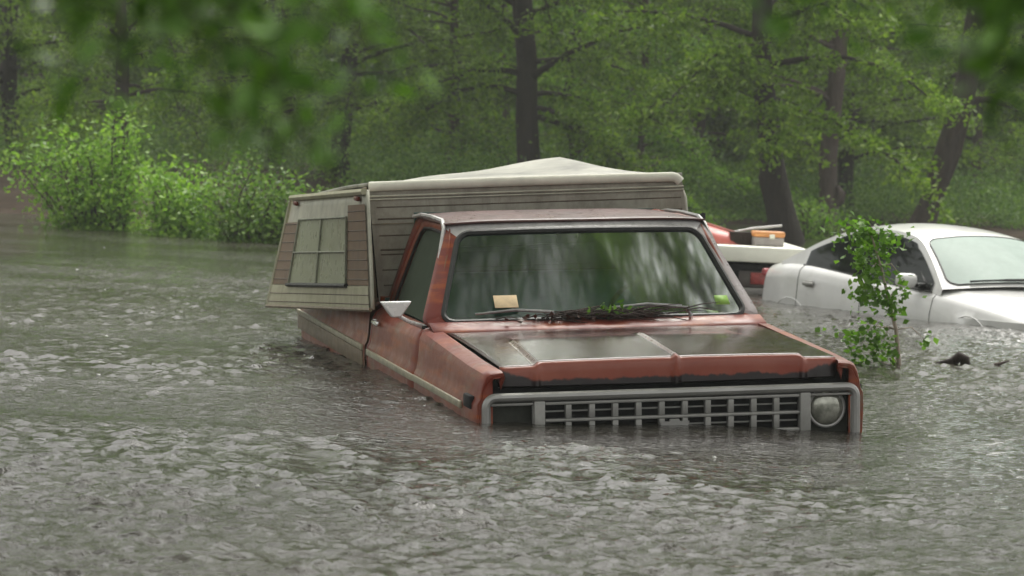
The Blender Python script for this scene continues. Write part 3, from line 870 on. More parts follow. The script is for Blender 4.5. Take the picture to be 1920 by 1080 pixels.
# wipers
def wiper(a, b, c_):
    mb = MB(); a, b, c_ = map(Vector, (a, b, c_))
    mid = (a + b) / 2 + Vector((.02, 0, .015))
    mb.tube([a, mid, b], [.006, .009, .006], 6); mb.tube([mid, c_ + (b - c_) * .5 + Vector((.02, 0, .02)), c_], [.006, .008, .012], 6)
    return mb.build('wiper', M['wiper'], truck)
wiper((-1.40, -.675, 1.236), (-1.37, -.27, 1.246), (-1.345, -.26, 1.20))
wiper((-1.39, .07, 1.255), (-1.40, .46, 1.255), (-1.355, .50, 1.20))
mb = MB(); mb.add([(-1.416, .655, 1.245), (-1.420, .735, 1.243), (-1.451, .725, 1.29), (-1.446, .65, 1.292)], [(0, 1, 2, 3)]); o = mb.build('sticker', M['sticker'], truck, solid=.001); o.location = (.012, 0, .01)

# grille group
mb = MB()
path = []
for cx, cz, a0 in ((.887, .700, -90), (.887, .915, 0), (-.887, .915, 90), (-.887, .700, 180)):
    for k in range(7):
        a = R(a0 + 15 * k); path.append((.03, cx + .048 * math.cos(a), cz + .048 * math.sin(a)))
mb.tube(path, .0225, 10, closed=True)
sur = mb.build('grille_surround', M['chrome'], truck)
for s in (-1, 1):
    mb = MB(); mb.box((.02, s * .672, .812), (.05, .056, .262), .008); mb.build('grille_post', M['grille'], truck)
mb = MB()
for z, h in ((.928, .015), (.845, .015), (.762, .015), (.679, .015)): mb.box((.020, 0, z), (.036, 1.286, h), .004)
pitch = 1.286 / 11
for i in range(12):
    y = -.643 + i * pitch
    if 0 < i < 11:
        for z in (.8865, .8035, .7205): mb.box((.019, y, z), (.030, .029, .0672), .003)
for z in (.8865, .8035, .7205): mb.box((-.002, 0, z), (.010, 1.28, .007))
gr = mb.build('grille', M['grille'], truck)
mb = MB(); P = [(-.075, .020), (-.028, .020), (-.022, .032), (.022, .032), (.028, .020), (.075, .020), (.060, -.020), (.028, -.020), (.022, -.032), (-.022, -.032), (-.028, -.020), (-.060, -.020)]
mb.prism([(.040, y, .803 + z) for y, z in P], (.014, 0, 0)); mb.build('emblem', M['chrome'], gr)
mb = MB(); mb.box((-.05, 0, .80), (.012, 1.30, .30)); mb.build('radiator', M['dark'], truck)
for s in (-1, 1):
    mb = MB()
    yc = s * .805
    mb.box((-.045, yc, .80), (.012, .22, .30))
    mb.build('headlight_bay', M['bay'], truck)
    mb = MB()
    mb.box((.016, yc, .928), (.03, .216, .012), .003); mb.box((.014, yc + .110, .795), (.026, .016, .245), .003); mb.box((.014, yc - .110, .795), (.026, .014, .245), .003)
    mb.build('headlight_bezel', M['grille'], truck)
yc = .797
mb = MB(); rows = []
for k in range(7):
    a = k / 6 * math.pi / 2; rr = .086 * math.cos(a * .98); rows.append([(-.012 + .028 * math.sin(a), yc + rr * math.cos(q), .856 + rr * math.sin(q)) for q in np.linspace(0, 2 * math.pi, 24, endpoint=False)])
mb.grid(rows, closev=True)
t = NT('headlight_lens'); c = t.coord((1, 9, 1)); wv = t.n('ShaderNodeTexWave'); wv.inputs['Scale'].default_value = 3.; t.l(c, wv.inputs['Vector'])
lens = t.pbr(t.ramp(t.noise(t.coord(), 14, 4), [(.35, (.20, .205, .17)), (.65, (.55, .55, .48))]), .12, .55, t.bump(wv.outputs[0], .4, .004), .6, .6, .03)
hl = mb.build('headlight', lens, truck, angle=180)
mb = MB(); mb.tube([(-.012, yc + .092 * math.cos(q), .856 + .092 * math.sin(q)) for q in np.linspace(0, 2 * math.pi, 28, endpoint=False)], .009, 8, closed=True)
mb.build('headlight_ring', M['chrome'], hl)
# front bumper under water
mb = MB(); mb.box((.12, 0, .50), (.10, 1.9, .18), .03); mb.build('bumper', M['chrome'], truck)
# side mirror
mb = MB()
A = [(-1.60, -1.155, 1.300), (-1.60, -.985, 1.300), (-1.60, -1.045, 1.215), (-1.60, -1.095, 1.215)]
mb.prism([Vector(p) for p in A], (.05, 0, .0)); 
sm = mb.build('side_mirror', M['mirror_white'], truck)
md = sm.modifiers.new('round', 'BEVEL'); md.width = .008; md.segments = 2
mb = MB(); mb.tube([(-1.575, -1.06, 1.225), (-1.60, -.99, 1.185), (-1.63, -.91, 1.155)], [.010, .011, .014], 8); mb.build('mirror_arm', M['mirror_white'], sm)
mb = MB(); mb.box((-1.64, -.905, 1.155), (.10, .03, .02), .006); mb.build('mirror_foot', M['black'], sm)

def onT(p): return TRUCK @ Vector(p)

# paper tucked behind the wiper
card = MB(); card.box((0, 0, 0), (.004, .128, .082), .001)
o = card.build('paper_notice', M['card']); o.matrix_world = TRUCK @ Matrix.Translation((-1.440, -.50, 1.296)) @ Matrix.Rotation(R(-42), 4, 'Y')
tag(o, 'blank beige paper card tucked against the pickup windshield', 'paper')

# twigs and wet leaves caught under the wipers
def debris():
    r = random.Random(9); mb = MB()
    for i in range(130):
        y = r.gauss(-.02, .19); x = -1.355 + r.uniform(-.02, .05); z = 1.200 + r.uniform(0, .045)
        a = r.uniform(-.5, .5); L = r.uniform(.06, .28)
        p = Vector((x, y, z)); q = p + Vector((r.uniform(-.04, .05), math.cos(a) * L, math.sin(a) * L * .25))
        m = (p + q) / 2 + Vector((0, 0, r.uniform(0, .02)))
        mb.tube([p, m, q], [.0035, .003, .0015], 4)
    o = mb.build('twig_litter', M['bark_brown'], angle=180); o.matrix_world = TRUCK
    tag(o, 'brown twigs piled on the pickup cowl between the wipers', 'twigs', kind='stuff')
    rr = np.random.default_rng(9)
    P = np.stack([rr.normal(-1.345, .022, 90), rr.normal(.02, .07, 90), 1.218 + np.abs(rr.normal(0, .022, 90))], 1)
    P2 = np.stack([rr.normal(-1.345, .02, 90), rr.normal(-.08, .2, 90), 1.205 + np.abs(rr.normal(0, .01, 90))], 1)
    o = fast_mesh('green_leaf_litter', leaf_quads(P, .045, rr, .3), 4, M['leaf_sapling']); o.matrix_world = TRUCK
    tag(o, 'green leaves caught in the twigs on the pickup cowl', 'leaves', kind='stuff')
    o = fast_mesh('dead_leaf_litter', leaf_quads(P2, .05, rr, .6), 4, simple('dead_leaf', (.10, .045, .03), .5, 0, .4, 20)); o.matrix_world = TRUCK
    tag(o, 'dead brown leaves lying along the foot of the pickup windshield', 'leaves', kind='stuff')
debris()

# ================================================================== CAMPER SHELL (in the truck frame)
def siding(name, col, dirt, groove=22., depth=.006, axis='Z', wav=1.0):
    t = NT(name); c = t.coord()
    sep = t.n('ShaderNodeSeparateXYZ'); t.l(c, sep.inputs[0])
    n = t.noise(t.coord((1, 1, .8)), 6.5, 7, .75); n2 = t.noise(t.coord((1, 1, .15)), 14, 4, .6)
    cc = t.mix(t.ramp(n, [(.38, 0.), (.66, .85)]), col, dirt)
    cc = t.mix(t.ramp(n2, [(.52, 0.), (.7, .35)]), cc, tuple(x * .6 for x in dirt))
    return t.pbr(cc, .55, 0, t.bump(n, .15, .01), .35)
M['camper'] = siding('camper_siding', (.39, .365, .31), (.22, .20, .165), 13., .006)
M['camper_white'] = simple('camper_white', (.56, .545, .45), .45, 0, .35, 6, .1)
M['camper_roof'] = simple('camper_roof', (.33, .325, .28), .5, 0, .6, 3.0, .15)
M['camper_brown'] = siding('camper_brown', (.225, .15, .095), (.16, .11, .08), 15., .006)
M['camper_beige'] = siding('camper_beige', (.47, .455, .33), (.33, .31, .20), 17., .005)
M['louver'] = simple('camper_pane', (.29, .31, .205), .30, 0, .10, 3, .0)
M['groove'] = simple('siding_groove', (.13, .10, .075), .7)
M['winframe'] = simple('camper_window_frame', (.22, .23, .17), .4, .3, .3, 10)

camper = empty('camper_shell', mat=TRUCK, label='battered beige camper shell with a peaked roof leaning on the pickup bed', cat='camper shell')
FL = Vector((-2.98, -.963, 1.862)); FR = Vector((-2.98, .925, 1.893)); FLb = Vector((-2.98, -.905, 1.175)); FRb = Vector((-2.98, .985, 1.20))
RL = Vector((-5.45, -1.00, 1.665)); RR_ = Vector((-5.45, .93, 1.76)); RRb = Vector((-5.45, .985, 1.19)); RLb = Vector((-5.42, -.98, 1.17))
mb = MB()
def fw(u, v, off=0.):
    e = max(0., (v - .90) / .10); ins = .045 * (1 - math.sqrt(max(0, 1 - min(1, e) ** 2)))
    p = FLb.lerp(FRb, u).lerp(FL.lerp(FR, u), v)
    return (p.x + .008 * math.sin(u * 9) * math.sin(v * 3.1) + off, p.y - ins * u ** 12, p.z)
mb.grid([[fw(u, v) for u in np.linspace(0, 1, 32)] for v in list(np.linspace(0, .88, 12)) + [.91, .94, .965, .985, 1.0]])
for v in (.80, .70, .56, .44, .40, .27, .14):
    mb.tube([fw(u, v, .001) for u in np.linspace(0.02, .99, 20)], .0035 if v not in (.70, .44) else .005, 4, mi=1)
mb.build('front_wall', [M['camper'], M['groove']], camper)
mb = MB(); mb.tube([fw(-.012, v, .004) for v in np.linspace(0, .97, 8)], .014, 8); mb.build('corner_post', M['trim_dirty'], camper)
mb = MB()  # pale fascia and two rub strips along the top of the front wall
def strip(v, h, d, bow=.0):
    return [Vector(fw(u, v, .006 + d)) + Vector((0, 0, bow * math.sin(u * math.pi) - (.03 * max(0, (u - .97) / .03) ** 2 if bow else 0))) for u in list(np.linspace(0, .96, 16)) + [.975, .985, .993, 1.0]]
mb.tube(strip(.978, 0, .012, .004), .028, 8, flat=(.6, 1.0))
mb.build('roof_fascia', simple('fascia_white', (.80, .78, .68), .4, 0, .2, 5, .1), camper, angle=60)
for v, rr in ((.895, .006), (.868, .004), (.66, .003)):
    mb = MB(); mb.tube(strip(v, 0, .004), rr, 6); mb.build('rub_strip', M['camper_white'] if v > .7 else M['trim_dirty'], camper)
# right side, rear
mb = MB(); mb.grid([[tuple(p) for p in (FRb, FRb.lerp(FR, .8), FR + Vector((-.02, .0, -.03)))], [tuple(p + Vector((-.06, .035, 0))) for p in (FRb, FRb.lerp(FR, .8), FR + Vector((0, -.02, -.06)))], [tuple(p) for p in (RRb, RRb.lerp(RR_, .8), RR_)]])
mb.build('right_wall', M['camper'], camper, solid=.02)
mb = MB(); mb.add([RLb, RRb, RR_, RL], [(0, 1, 2, 3)]); mb.build('rear_wall', M['camper'], camper, solid=.02)
mb = MB(); mb.add([FLb + Vector((-.03, .05, 0)), RLb + Vector((0, .08, 0)), RL + Vector((0, .08, -.02)), FL + Vector((-.03, .05, -.02))], [(0, 1, 2, 3)]); mb.build('inner_wall', M['dark'], camper, solid=.01)
# roof
mb = MB(); rows = []
for a in np.linspace(0, 1, 19):
    row = []
    for u in np.linspace(0, 1, 31):
        p = FL.lerp(FR, u).lerp(RL.lerp(RR_, u), a)
        pk = max(0, 1 - abs(a - .5) / .5) ** .9; ph = (u / .78) if u < .78 else (1 - u) / .22
        ph = max(0, ph) ** 1.15
        ed = min(1, min(a, 1 - a) / .02)
        row.append((p.x, p.y, p.z + (.138 * pk * ph) * ed + .006 * math.sin(u * 17 + a * 5) * min(1, a * 6) + .008))
    rows.append(row)
mb.grid(rows); mb.build('roof', M['camper_roof'], camper, angle=60, solid=.02)
# sprung side wall hanging out over the bed
TFp, TRp, BRp, BFp = Vector((-2.70, -1.025, 1.842)), Vector((-5.49, -1.02, 1.672)), Vector((-5.41, -1.20, .955)), Vector((-2.53, -1.03, 1.172))
def SP(s_, t_, off=0.):
    p = BRp.lerp(BFp, s_).lerp(TRp.lerp(TFp, s_), t_)
    return tuple(p + Vector((0, -off, 0)))
def patch(s0, s1, t0, t1, off, n=8, m=6):
    return [[SP(s_, t_, off) for s_ in np.linspace(s0, s1, n)] for t_ in np.linspace(t0, t1, m)]
mb = MB(); mb.grid(patch(0, 1, 0, 1, 0, 14, 10)); sw = mb.build('side_wall', M['camper_white'], camper, solid=.02)
for s0, s1, t1, ex in ((.0, .20, .76, 1), (.80, 1.0, .88, 0)):
    mb = MB(); mb.grid(patch(s0, s1, .20, t1, .010))
    for t_ in np.arange(.25, t1, .082): mb.tube([SP(q, t_, .011) for q in np.linspace(s0, s1, 4)], .0035, 4, mi=1)
    mb.build('brown_siding', [M['camper_brown'], M['groove']], sw)
mb = MB(); mb.grid(patch(.0, 1.0, .0, .195, .014, 16))
for t_ in (.045, .12): mb.tube([SP(q, t_, .015) for q in np.linspace(0, 1, 10)], .003, 4, mi=1)
mb.build('beige_siding', [M['camper_beige'], M['groove']], sw)
mb = MB(); mb.tube([SP(u, .0, .012) for u in np.linspace(-.01, 1.01, 8)], .012, 6); mb.build('bottom_trim', M['trim_dirty'], sw)
mb = MB(); mb.tube([SP(u, .985, .012) for u in np.linspace(0, 1, 8)], .020, 6); mb.build('top_trim', M['camper_beige'], sw)
mb = MB(); mb.tube([SP(-.005, u, .01) for u in np.linspace(0, 1, 8)], .012, 6); mb.build('rear_trim', M['camper_beige'], sw)
mb = MB(); mb.grid(patch(.20, .80, .205, .775, .012)); win = mb.build('window', M['louver'], sw)
mb = MB()
for pts in ([SP(.20, t_, .02) for t_ in np.linspace(.2, .78, 5)], [SP(.80, t_, .02) for t_ in np.linspace(.2, .78, 5)], [SP(.50, t_, .02) for t_ in np.linspace(.2, .78, 5)],
            [SP(s_, .78, .02) for s_ in np.linspace(.2, .8, 5)], [SP(s_, .485, .02) for s_ in np.linspace(.2, .8, 5)]): mb.tube(pts, .0065, 6)
mb.build('window_frame', M['winframe'], win)
mb = MB(); mb.tube([SP(s_, .198, .022) for s_ in np.linspace(.19, .81, 5)], .014, 6); mb.build('window_sill', M['black'], win)
for s_, t_ in ((.11, .93), (.93, .93)):
    mb = MB(); p = Vector(SP(s_, t_, .02)); mb.box(p, (.10, .025, .028), .008); mb.build('clearance_light', M['lampamber'], sw)
mb = MB(); mb.tube([(-2.95, 1.03, 1.56), (-2.95, 1.04, 1.63), (-2.95, 1.05, 1.66)], [.006, .022, .012], 8); mb.build('latch', M['black'], camper)

# ================================================================== SEDAN
SED = pose((5.0761, 24.3297, -.632), -1.09647, -.004756, -.000889)
sedan = empty('sedan', mat=SED, label='white four-door sedan flooded to its door handles, seen at the right edge', cat='car')
t = NT('white_car_paint'); c = t.coord(); n = t.noise(c, 3, 6, .6); n2 = t.noise(t.coord((1, 1, .3)), 9, 5, .6)
M['white_paint'] = t.pbr(t.mix(t.ramp(n2, [(.5, 0.), (.75, .25)]), t.ramp(n, [(.3, (.64, .64, .63)), (.7, (.72, .72, .71))]), (.45, .43, .38)), .28, 0, None, .5, .7, .05)
sx = [0.02, 0.0, -.08, -.25, -.5, -.8, -1.1, -1.4, -1.6, -2.0, -2.6, -3.2, -3.6, -3.9, -4.15, -4.35, -4.46, -4.50]
def sed_sec(x):
    w = interp(x, [.02, 0, -.08, -.25, -.5, -.8, -1.4, -3.4, -3.9, -4.2, -4.4, -4.5], [.50, .58, .66, .74, .80, .84, .86, .855, .825, .78, .73, .64])
    zb = interp(x, [.02, 0, -.08, -.25, -.5, -.8, -1.1, -1.4, -1.6, -3.55, -4.1, -4.3, -4.42, -4.5], [.50, .58, .64, .70, .76, .81, .85, .885, .90, 1.03, 1.03, 1.0, .92, .80])
    zc = interp(x, [.02, 0, -.08, -.25, -.5, -.8, -1.1, -1.4, -3.9, -4.2, -4.4, -4.5], [.54, .64, .71, .77, .84, .90, .95, .98, 1.07, 1.07, 1.0, .82])
    inn = min(w - .06, .80)
    half = [(w * .95, .22), (w, .42), (w + .005, .60), (w, .70), (w - .012, zb - .13 if zb > .85 else zb * .85), (w - .03, zb - .05), (w - .065, zb - .012), (w - .10, zb + .006), (w * .75, lerp(zb, zc, .55)), (w * .4, lerp(zb, zc, .9)), (0, zc)]
    return half
mb = MB(); rows = []
for x in sorted(set(sx + list(np.linspace(-.3, -4.3, 26))), reverse=True):
    h = sed_sec(x); bow = .0
    rows.append([(x + (.10 * (1 - (y / .9) ** 2) if x > -.4 else 0), y, z) for y, z in h] + [(x + (.10 * (1 - (y / .9) ** 2) if x > -.4 else 0), -y, z) for y, z in h[-2::-1]])
mb.grid(rows); n_ = len(rows[0]); mb.f.append(tuple(range(n_))); mb.m.append(0); b0 = (len(rows) - 1) * n_; mb.f.append(tuple(b0 + k for k in range(n_))[::-1]); mb.m.append(0)
mb.build('body', M['white_paint'], sedan, angle=70)
ax_ = [-1.35, -1.6, -1.95, -2.3, -2.7, -3.1, -3.5, -4.05]
az_ = [.925, 1.12, 1.352, 1.405, 1.420, 1.388, 1.275, 1.045]
def spl(x):
    return interp(x, ax_, az_)
_t = np.linspace(-1.35, -4.05, 120); _z = np.array([spl(q) for q in _t])
for _ in range(30): _z[1:-1] = .25 * _z[:-2] + .5 * _z[1:-1] + .25 * _z[2:]
def za(x): return float(np.interp(-x, -_t, _z))
def ya(z): return .785 - (z - .92) * .43
def zb_(x): return interp(x, [-1.35, -1.6, -3.55, -4.05], [.885, .90, 1.03, 1.035])
xs_ = np.linspace(-1.35, -4.05, 60)
for s in (-1, 1):
    mb = MB(); mb.grid([[(x, s * ya(lerp(zb_(x), za(x), v)), lerp(zb_(x) - .02, za(x), v)) for v in np.linspace(0, 1, 8)] for x in xs_])
    mb.build('side_frame', M['white_paint'], sedan, angle=180)
    def glass(x0, x1):
        rows = []
        for x in np.linspace(x0, x1, 26):
            lo = zb_(x) + .008; hi = za(x) - (.062 if x > -1.95 else .040 if x > -3.2 else .055)
            hi = max(lo + .002, hi)
            rows.append([(x, s * (ya(lerp(lo, hi, v)) + .006), lerp(lo, hi, v)) for v in np.linspace(0, 1, 7)])
        return rows
    for nm_, a_, b_ in (('front_window', -1.50, -2.50), ('rear_window', -2.56, -3.62)):
        mb = MB(); mb.grid(glass(a_, b_)); mb.build(nm_, M['carglass'], sedan, angle=180)
    mb = MB(); mb.box((-2.53, s * .69, 1.20), (.045, .012, .30), rot=Matrix.Rotation(s * R(23), 3, 'X')); mb.build('door_pillar', M['black'], sedan)
    mb = MB(); mb.tube([(x, s * (ya(zb_(x)) + .008), zb_(x) + .004) for x in np.linspace(-1.48, -3.64, 12)], .008, 6); mb.build('belt_seal', M['black'], sedan)
    for hx in (-3.37, -2.38):
        mb = MB(); mb.box((hx, s * .868, .865), (.17, .03, .034), .012); mb.box((hx, s * .855, .865), (.13, .012, .06), .005); mb.build('door_handle', M['grille'] if s < 0 else M['white_paint'], sedan)
    for px_ in (-2.52, -3.60, -1.42):   # shut lines
        mb = MB(); sec = sed_sec(px_)[1:8]; mb.tube([(px_, s * (y + .001), z) for y, z in sec], .004, 4); mb.build('door_seam', M['dark'], sedan)
# dark cabin shapes seen through the side glass
mb = MB()
for yy_ in (-.36, .36):
    mb.box((-2.55, yy_, .88), (.14, .46, .6), .05, rot=Matrix.Rotation(R(-12), 3, 'Y')); mb.box((-2.62, yy_, 1.24), (.09, .24, .16), .03)
mb.box((-3.55, 0, .92), (.14, 1.2, .5), .05); mb.build('seats', simple('seat_cloth', (.10, .10, .11), .8), sedan)
# roof + front/rear glass surface
def top(x, u, off=0.):
    z = za(x); y = ya(z) * u
    bul = interp(x, [-1.35, -1.95, -2.3, -3.1, -3.4, -4.05], [.30, .10, .0, .0, -.05, -.14])
    cr = interp(x, [-1.35, -1.95, -2.3, -2.9, -3.4, -4.05], [.055, .062, .066, .066, .06, .02])
    k = 1 - abs(u) ** 2.2
    return (x + bul * k, y, z + cr * k + off)
mb = MB(); mb.grid([[top(x, u) for u in np.linspace(-1, 1, 23)] for x in xs_]); mb.build('roof', M['white_paint'], sedan, angle=180)
def wglass(x0, x1, su, rnd=.09):
    rows = []
    for x in np.linspace(x0, x1, 22):
        d = min(x0 - x, x - x1); uu = su
        if d < rnd: uu = su - .09 * (1 - math.sqrt(max(0, 1 - ((rnd - d) / rnd) ** 2)))
        rows.append([(top(x, u)[0] + (.006 if x > -2.5 else -.006), top(x, u)[1], top(x, u)[2] + .005) for u in np.linspace(-uu, uu, 20)])
    return rows
mb = MB(); mb.grid(wglass(-1.39, -1.93, .93)); wsd = mb.build('windshield', M['pale_pane'], sedan, angle=180)
mb = MB(); e = wglass(-1.385, -1.935, .94); mb.tube(e[0][::-1] + [r_[0] for r_ in e] + e[-1] + [r_[-1] for r_ in e[::-1]], .007, 5, closed=True); mb.build('windshield_seal', M['black'], wsd)
mb = MB(); mb.grid(wglass(-3.28, -3.96, .88)); mb.build('rear_glass', M['carglass'], sedan, angle=180)
mb = MB()
w0 = [Vector(top(-1.40, u)) + Vector((.03, 0, .016)) for u in np.linspace(-.75, -.05, 8)]; mb.tube(w0, [.010] * 4 + [.014] * 4, 6)
w0 = [Vector(top(-1.39, u)) + Vector((.035, 0, .014)) for u in np.linspace(-.05, .75, 8)]; mb.tube(w0, [.014] * 4 + [.008] * 4, 6)
mb.build('wiper', M['black'], sedan)
for s in (-1, 1):
    mb = MB(); mb.box((-1.70, s * .925, .985), (.11, .20, .125), .045, seg=4); sm = mb.build('side_mirror', simple('mirror_paint', (.74, .74, .73), .25, coat=.6, var=.06) , sedan, angle=80)
    mb = MB(); mb.box((-1.66, s * .80, .945), (.09, .11, .04), .012); mb.build('mirror_base', M['black'], sm)
    mb = MB(); mb.add([(-1.52, s * .783, .915), (-1.80, s * .775, .925), (-1.76, s * .72, 1.06)], [(0, 1, 2)]); mb.build('mirror_sail', M['black'], sm, solid=.01)
    mb = MB(); mb.box((-4.43, s * .655, .93), (.06, .10, .07), .02); mb.build('tail_light', simple('sedan_tail_lamp', (.35, .05, .06), .2), sedan)
    for wx_, wy_ in ((-3.70, .856), (-.88, .842)):
        mb = MB(); mb.tube([(wx_ + .36 * math.cos(a), s * wy_, .34 + .38 * math.sin(a)) for a in np.linspace(.1, math.pi - .1, 14)], .006, 6); mb.build('wheel_arch', M['white_paint'], sedan)
    mb = MB(); mb.box((-.14, s * .60, .60), (.3, .26, .14), .05); mb.build('headlight', M['chrome'], sedan)

# ================================================================== low white trailer between the two, with its load
trailer = empty('utility_trailer', loc=(2.1, 28.8, -.3), label='low white flat-topped trailer with a tail lamp, between pickup and sedan', cat='trailer')
def TL(x, y, z): return (x - 2.1, y - 28.8, z + .3)
M['deck_white'] = simple('deck_white', (.82, .82, .72), .4, 0, .06, 5)
mb = MB(); mb.box(TL(1.95, 30.0, .415), (1.98, 2.4, .155), .015); mb.build('deck', M['deck_white'], trailer)
mb = MB(); mb.box(TL(1.95, 30.05, .14), (1.80, 2.2, .34), .01); mb.build('chassis', M['dark'], trailer)
mb = MB(); mb.box(TL(2.42, 28.92, .165), (.30, .05, .16), .01); tl = mb.build('lamp_housing', simple('lamp_housing', (.10, .085, .08), .5), trailer)
mb = MB(); mb.box(TL(2.46, 28.885, .175), (.15, .03, .12), .01); mb.build('tail_light', simple('red_tail_lens', (.34, .05, .045), .3, 0, .4, 25), tl)
mb = MB(); mb.box(TL(1.95, 28.86, .045), (1.7, .08, .07), .012); mb.build('bumper', simple('trailer_bumper', (.22, .21, .20), .5), trailer)
mb = MB(); mb.box(TL(1.95, 28.84, -.005), (1.6, .05, .015), .004); mb.build('bumper_strip', M['camper_white'], trailer)

# kayak: lofted hull lying on the deck, tapering to its tip at the right
mb = MB(); rows = []
L = 2.3
for i, u in enumerate(np.linspace(0, 1, 22)):
    w = .30 * max(.02, math.sin(math.pi * min(1, u * 1.0)) ** .6) if u < .5 else .30 * max(.02, math.sin(math.pi * u) ** .75)
    h = .155 * max(.05, (math.sin(math.pi * u) ** .55))
    x = -L / 2 + L * u; zc = .0 + .03 * math.cos(u * 2 * math.pi)
    rows.append([(x, w * math.cos(q), zc + h * math.sin(q) * (1.0 if math.sin(q) > 0 else .7)) for q in np.linspace(0, 2 * math.pi, 18, endpoint=False)])
mb.grid(rows, closev=True)
k = empty('kayak', label='pinkish red kayak hull lying on the white trailer deck', cat='kayak', loc=(1.52, 29.65, .66)); k.rotation_euler = (0, R(14), R(-12))
hull = mb.build('hull', simple('kayak_plastic', (.50, .13, .11), .35, 0, .2, 4), k, angle=180)
mb = MB(); mb.tube([(x, 0, .14 + .0 * x) for x in (-.9, 0, .9)], [.008, .02, .008], 6); mb.build('keel', simple('kayak_keel', (.62, .25, .22), .4), k)

# toolbox, dark crate, pole
tb = empty('toolbox', loc=(2.575, 29.3, .494), label='toolbox with orange lid and grey body on the white trailer', cat='toolbox'); tb.rotation_euler = (0, 0, R(8))
mb = MB(); mb.box((0, 0, .045), (.30, .20, .09), .01); mb.build('box_body', simple('grey_plastic', (.36, .33, .32), .5), tb)
mb = MB(); mb.prism([(-.165, -.11, .0915), (.165, -.11, .0915), (.150, -.075, .165), (-.150, -.075, .165)], (0, .0, 0)) if False else None
mb.box((0, 0, .122), (.32, .215, .06), .022, seg=3); mb.build('lid', simple('orange_plastic', (.68, .30, .10), .45, 0, .15), tb)
mb = MB(); mb.box((0.02, -.114, .10), (.055, .014, .045), .006); mb.build('latch', M['deck_white'], tb)
mb = MB(); mb.box((2.31, 29.42, .555), (.22, .18, .118), .008); mb.box((2.31, 29.42, .618), (.235, .195, .012), .004)
o = mb.build('crate', M['bark_dark']); tag(o, 'small dark crate between the kayak tip and the toolbox', 'crate')
mb = MB(); mb.tube([(2.15, 29.5, .597), (2.45, 29.6, .664), (2.75, 29.7, .70)], [.009, .011, .012], 8)
o = mb.build('pole', M['chrome']); tag(o, 'thin grey pole resting across the dark crate and toolbox', 'pole')

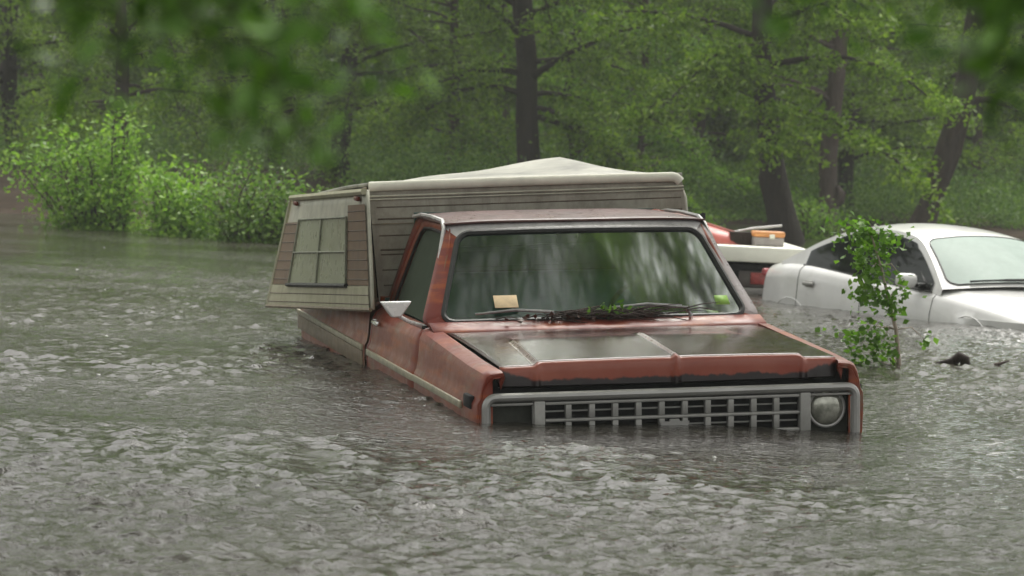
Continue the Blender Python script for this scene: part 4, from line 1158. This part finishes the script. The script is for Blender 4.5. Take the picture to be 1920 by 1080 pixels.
# ================================================================== sapling in front of the sedan
def sapling():
    root = empty('sapling', loc=(2.50, 18.8, 0), label='leafy green sapling standing in the water in front of the sedan', cat='sapling')
    r = np.random.default_rng(61); mb = MB()
    main = [(.07, 0, -.4), (.055, 0, 0), (.02, .0, .25), (-.04, 0, .45), (-.10, 0, .66), (-.17, 0, .85), (-.26, .0, .93)]
    mb.tube(main, [.016, .015, .013, .011, .008, .006, .003], 8)
    clusters = [(-.30, .89, .10, .045, 46), (-.18, .88, .10, .05, 60), (-.08, .84, .07, .05, 44), (-.20, .76, .08, .05, 60), (-.14, .68, .07, .05, 50), (-.17, .60, .06, .045, 46), (-.20, .50, .07, .05, 56),
                (-.12, .43, .08, .05, 50), (-.02, .42, .04, .05, 24), (.03, .60, .03, .03, 8), (.055, .50, .025, .045, 12), (-.24, .20, .08, .05, 46), (-.13, .25, .07, .05, 36), (-.08, .13, .05, .055, 36), (-.20, .09, .06, .03, 16), (-.04, .06, .04, .04, 18), (.225, .18, .025, .035, 10), (-.23, .02, .05, .02, 8)]
    P = []
    for cx, cz, sx_, sz_, n in clusters:
        j = min(main, key=lambda p: abs(p[2] - cz)); cy = r.uniform(-.08, .08)
        pts = [(j[0], 0, j[2]), ((j[0] + cx) / 2, cy / 2, max(j[2], cz) + .02), (cx, cy, cz)]
        mb.tube(pts, [.005, .004, .002], 5)
        P.append(np.array([cx, cy, cz]) + r.normal(size=(int(n * 1.5), 3)) * np.array([sx_ * 1.15, .06, sz_]) * .85)
    mb.build('stem', simple('sapling_bark', (.38, .32, .26), .6), root, angle=180)
    P = np.concatenate(P); P[:, 2] = np.maximum(P[:, 2], .01)
    # broad bent leaves: two quads each sharing a midrib
    n = len(P); a = r.normal(size=(n, 3)) * np.array([1, .7, .6]); a[:, 2] -= .35; a /= np.linalg.norm(a, axis=1, keepdims=True)
    b = r.normal(size=(n, 3)) * np.array([1, .6, .5]); b -= (b * a).sum(1, keepdims=True) * a; b /= np.linalg.norm(b, axis=1, keepdims=True)
    c = np.cross(a, b); s = (.048 * r.uniform(.6, 1.25, n))[:, None]
    mbv = np.stack([P, P + a * s * .5 + b * s * .38 + c * s * .1, P + a * s - c * s * .1, P + a * s * .5 - b * s * .38 + c * s * .1], 1).reshape(-1, 3)
    fast_mesh('leaves', mbv, 4, M['leaf_sapling'], root)
sapling()

# debris sticking out of the water at the right
mb = MB(); mb.tube([(-.22, 0, -.02), (-.12, 0, .01), (-.03, .02, .03), (.02, 0, .07), (.05, 0, .055), (.07, 0, -.03)], [.012, .02, .028, .038, .035, .03], 8)
o = mb.build('driftwood', M['bark_dark'], angle=180); o.location = (2.99, 19.2, 0); tag(o, 'dark humped piece of driftwood breaking the surface below the sedan', 'driftwood')
mb = MB(); mb.tube([(-.05, 0, .0), (.0, 0, .018), (.09, 0, .05)], [.018, .014, .004], 7); mb.tube([(0, 0, .01), (.01, 0, -.05)], [.008, .008], 6)
o = mb.build('branch_stub', M['bark_brown'], angle=180); o.location = (3.27, 19.3, 0); tag(o, 'short dark twig poking out of the water right of the driftwood', 'driftwood')
# post behind the sedan, post by the pale trunk
mb = MB(); mb.tube([(0, 0, -.5), (0, 0, .62), (.005, 0, .66)], [.075, .07, .06], 10); o = mb.build('post', M['bark_pale'], angle=50); o.location = (12.0, 75, .05); tag(o, 'short brown wooden post standing behind the sedan roof', 'post')
mb = MB(); mb.tube([(0, 0, -.5), (0, 0, .35), (.01, 0, .40)], [.07, .065, .04], 10); o = mb.build('post', M['bark_brown'], angle=50); o.location = (5.75, 57, .0); tag(o, 'stubby brown post between the black trunk and the pale trunk', 'post')

# ------------------------------------------------------------------ rain haze
HAZE = .0009
mb = MB(); mb.box((0, 30, 16.7), (330, 306, 38.6))
hz_o = mb.build('haze', None or bpy.data.materials.new('haze_air'))
hm = hz_o.data.materials[0]; hm.use_nodes = True; ht = hm.node_tree; ht.nodes.clear()
pv = ht.nodes.new('ShaderNodeVolumePrincipled'); pv.inputs['Color'].default_value = (.86, .90, .88, 1); pv.inputs['Density'].default_value = HAZE
ho = ht.nodes.new('ShaderNodeOutputMaterial'); ht.links.new(pv.outputs[0], ho.inputs['Volume'])
tag(hz_o, 'thin grey rain haze over the flood and the wood', kind='stuff')
scene.cycles.volume_bounces = 1
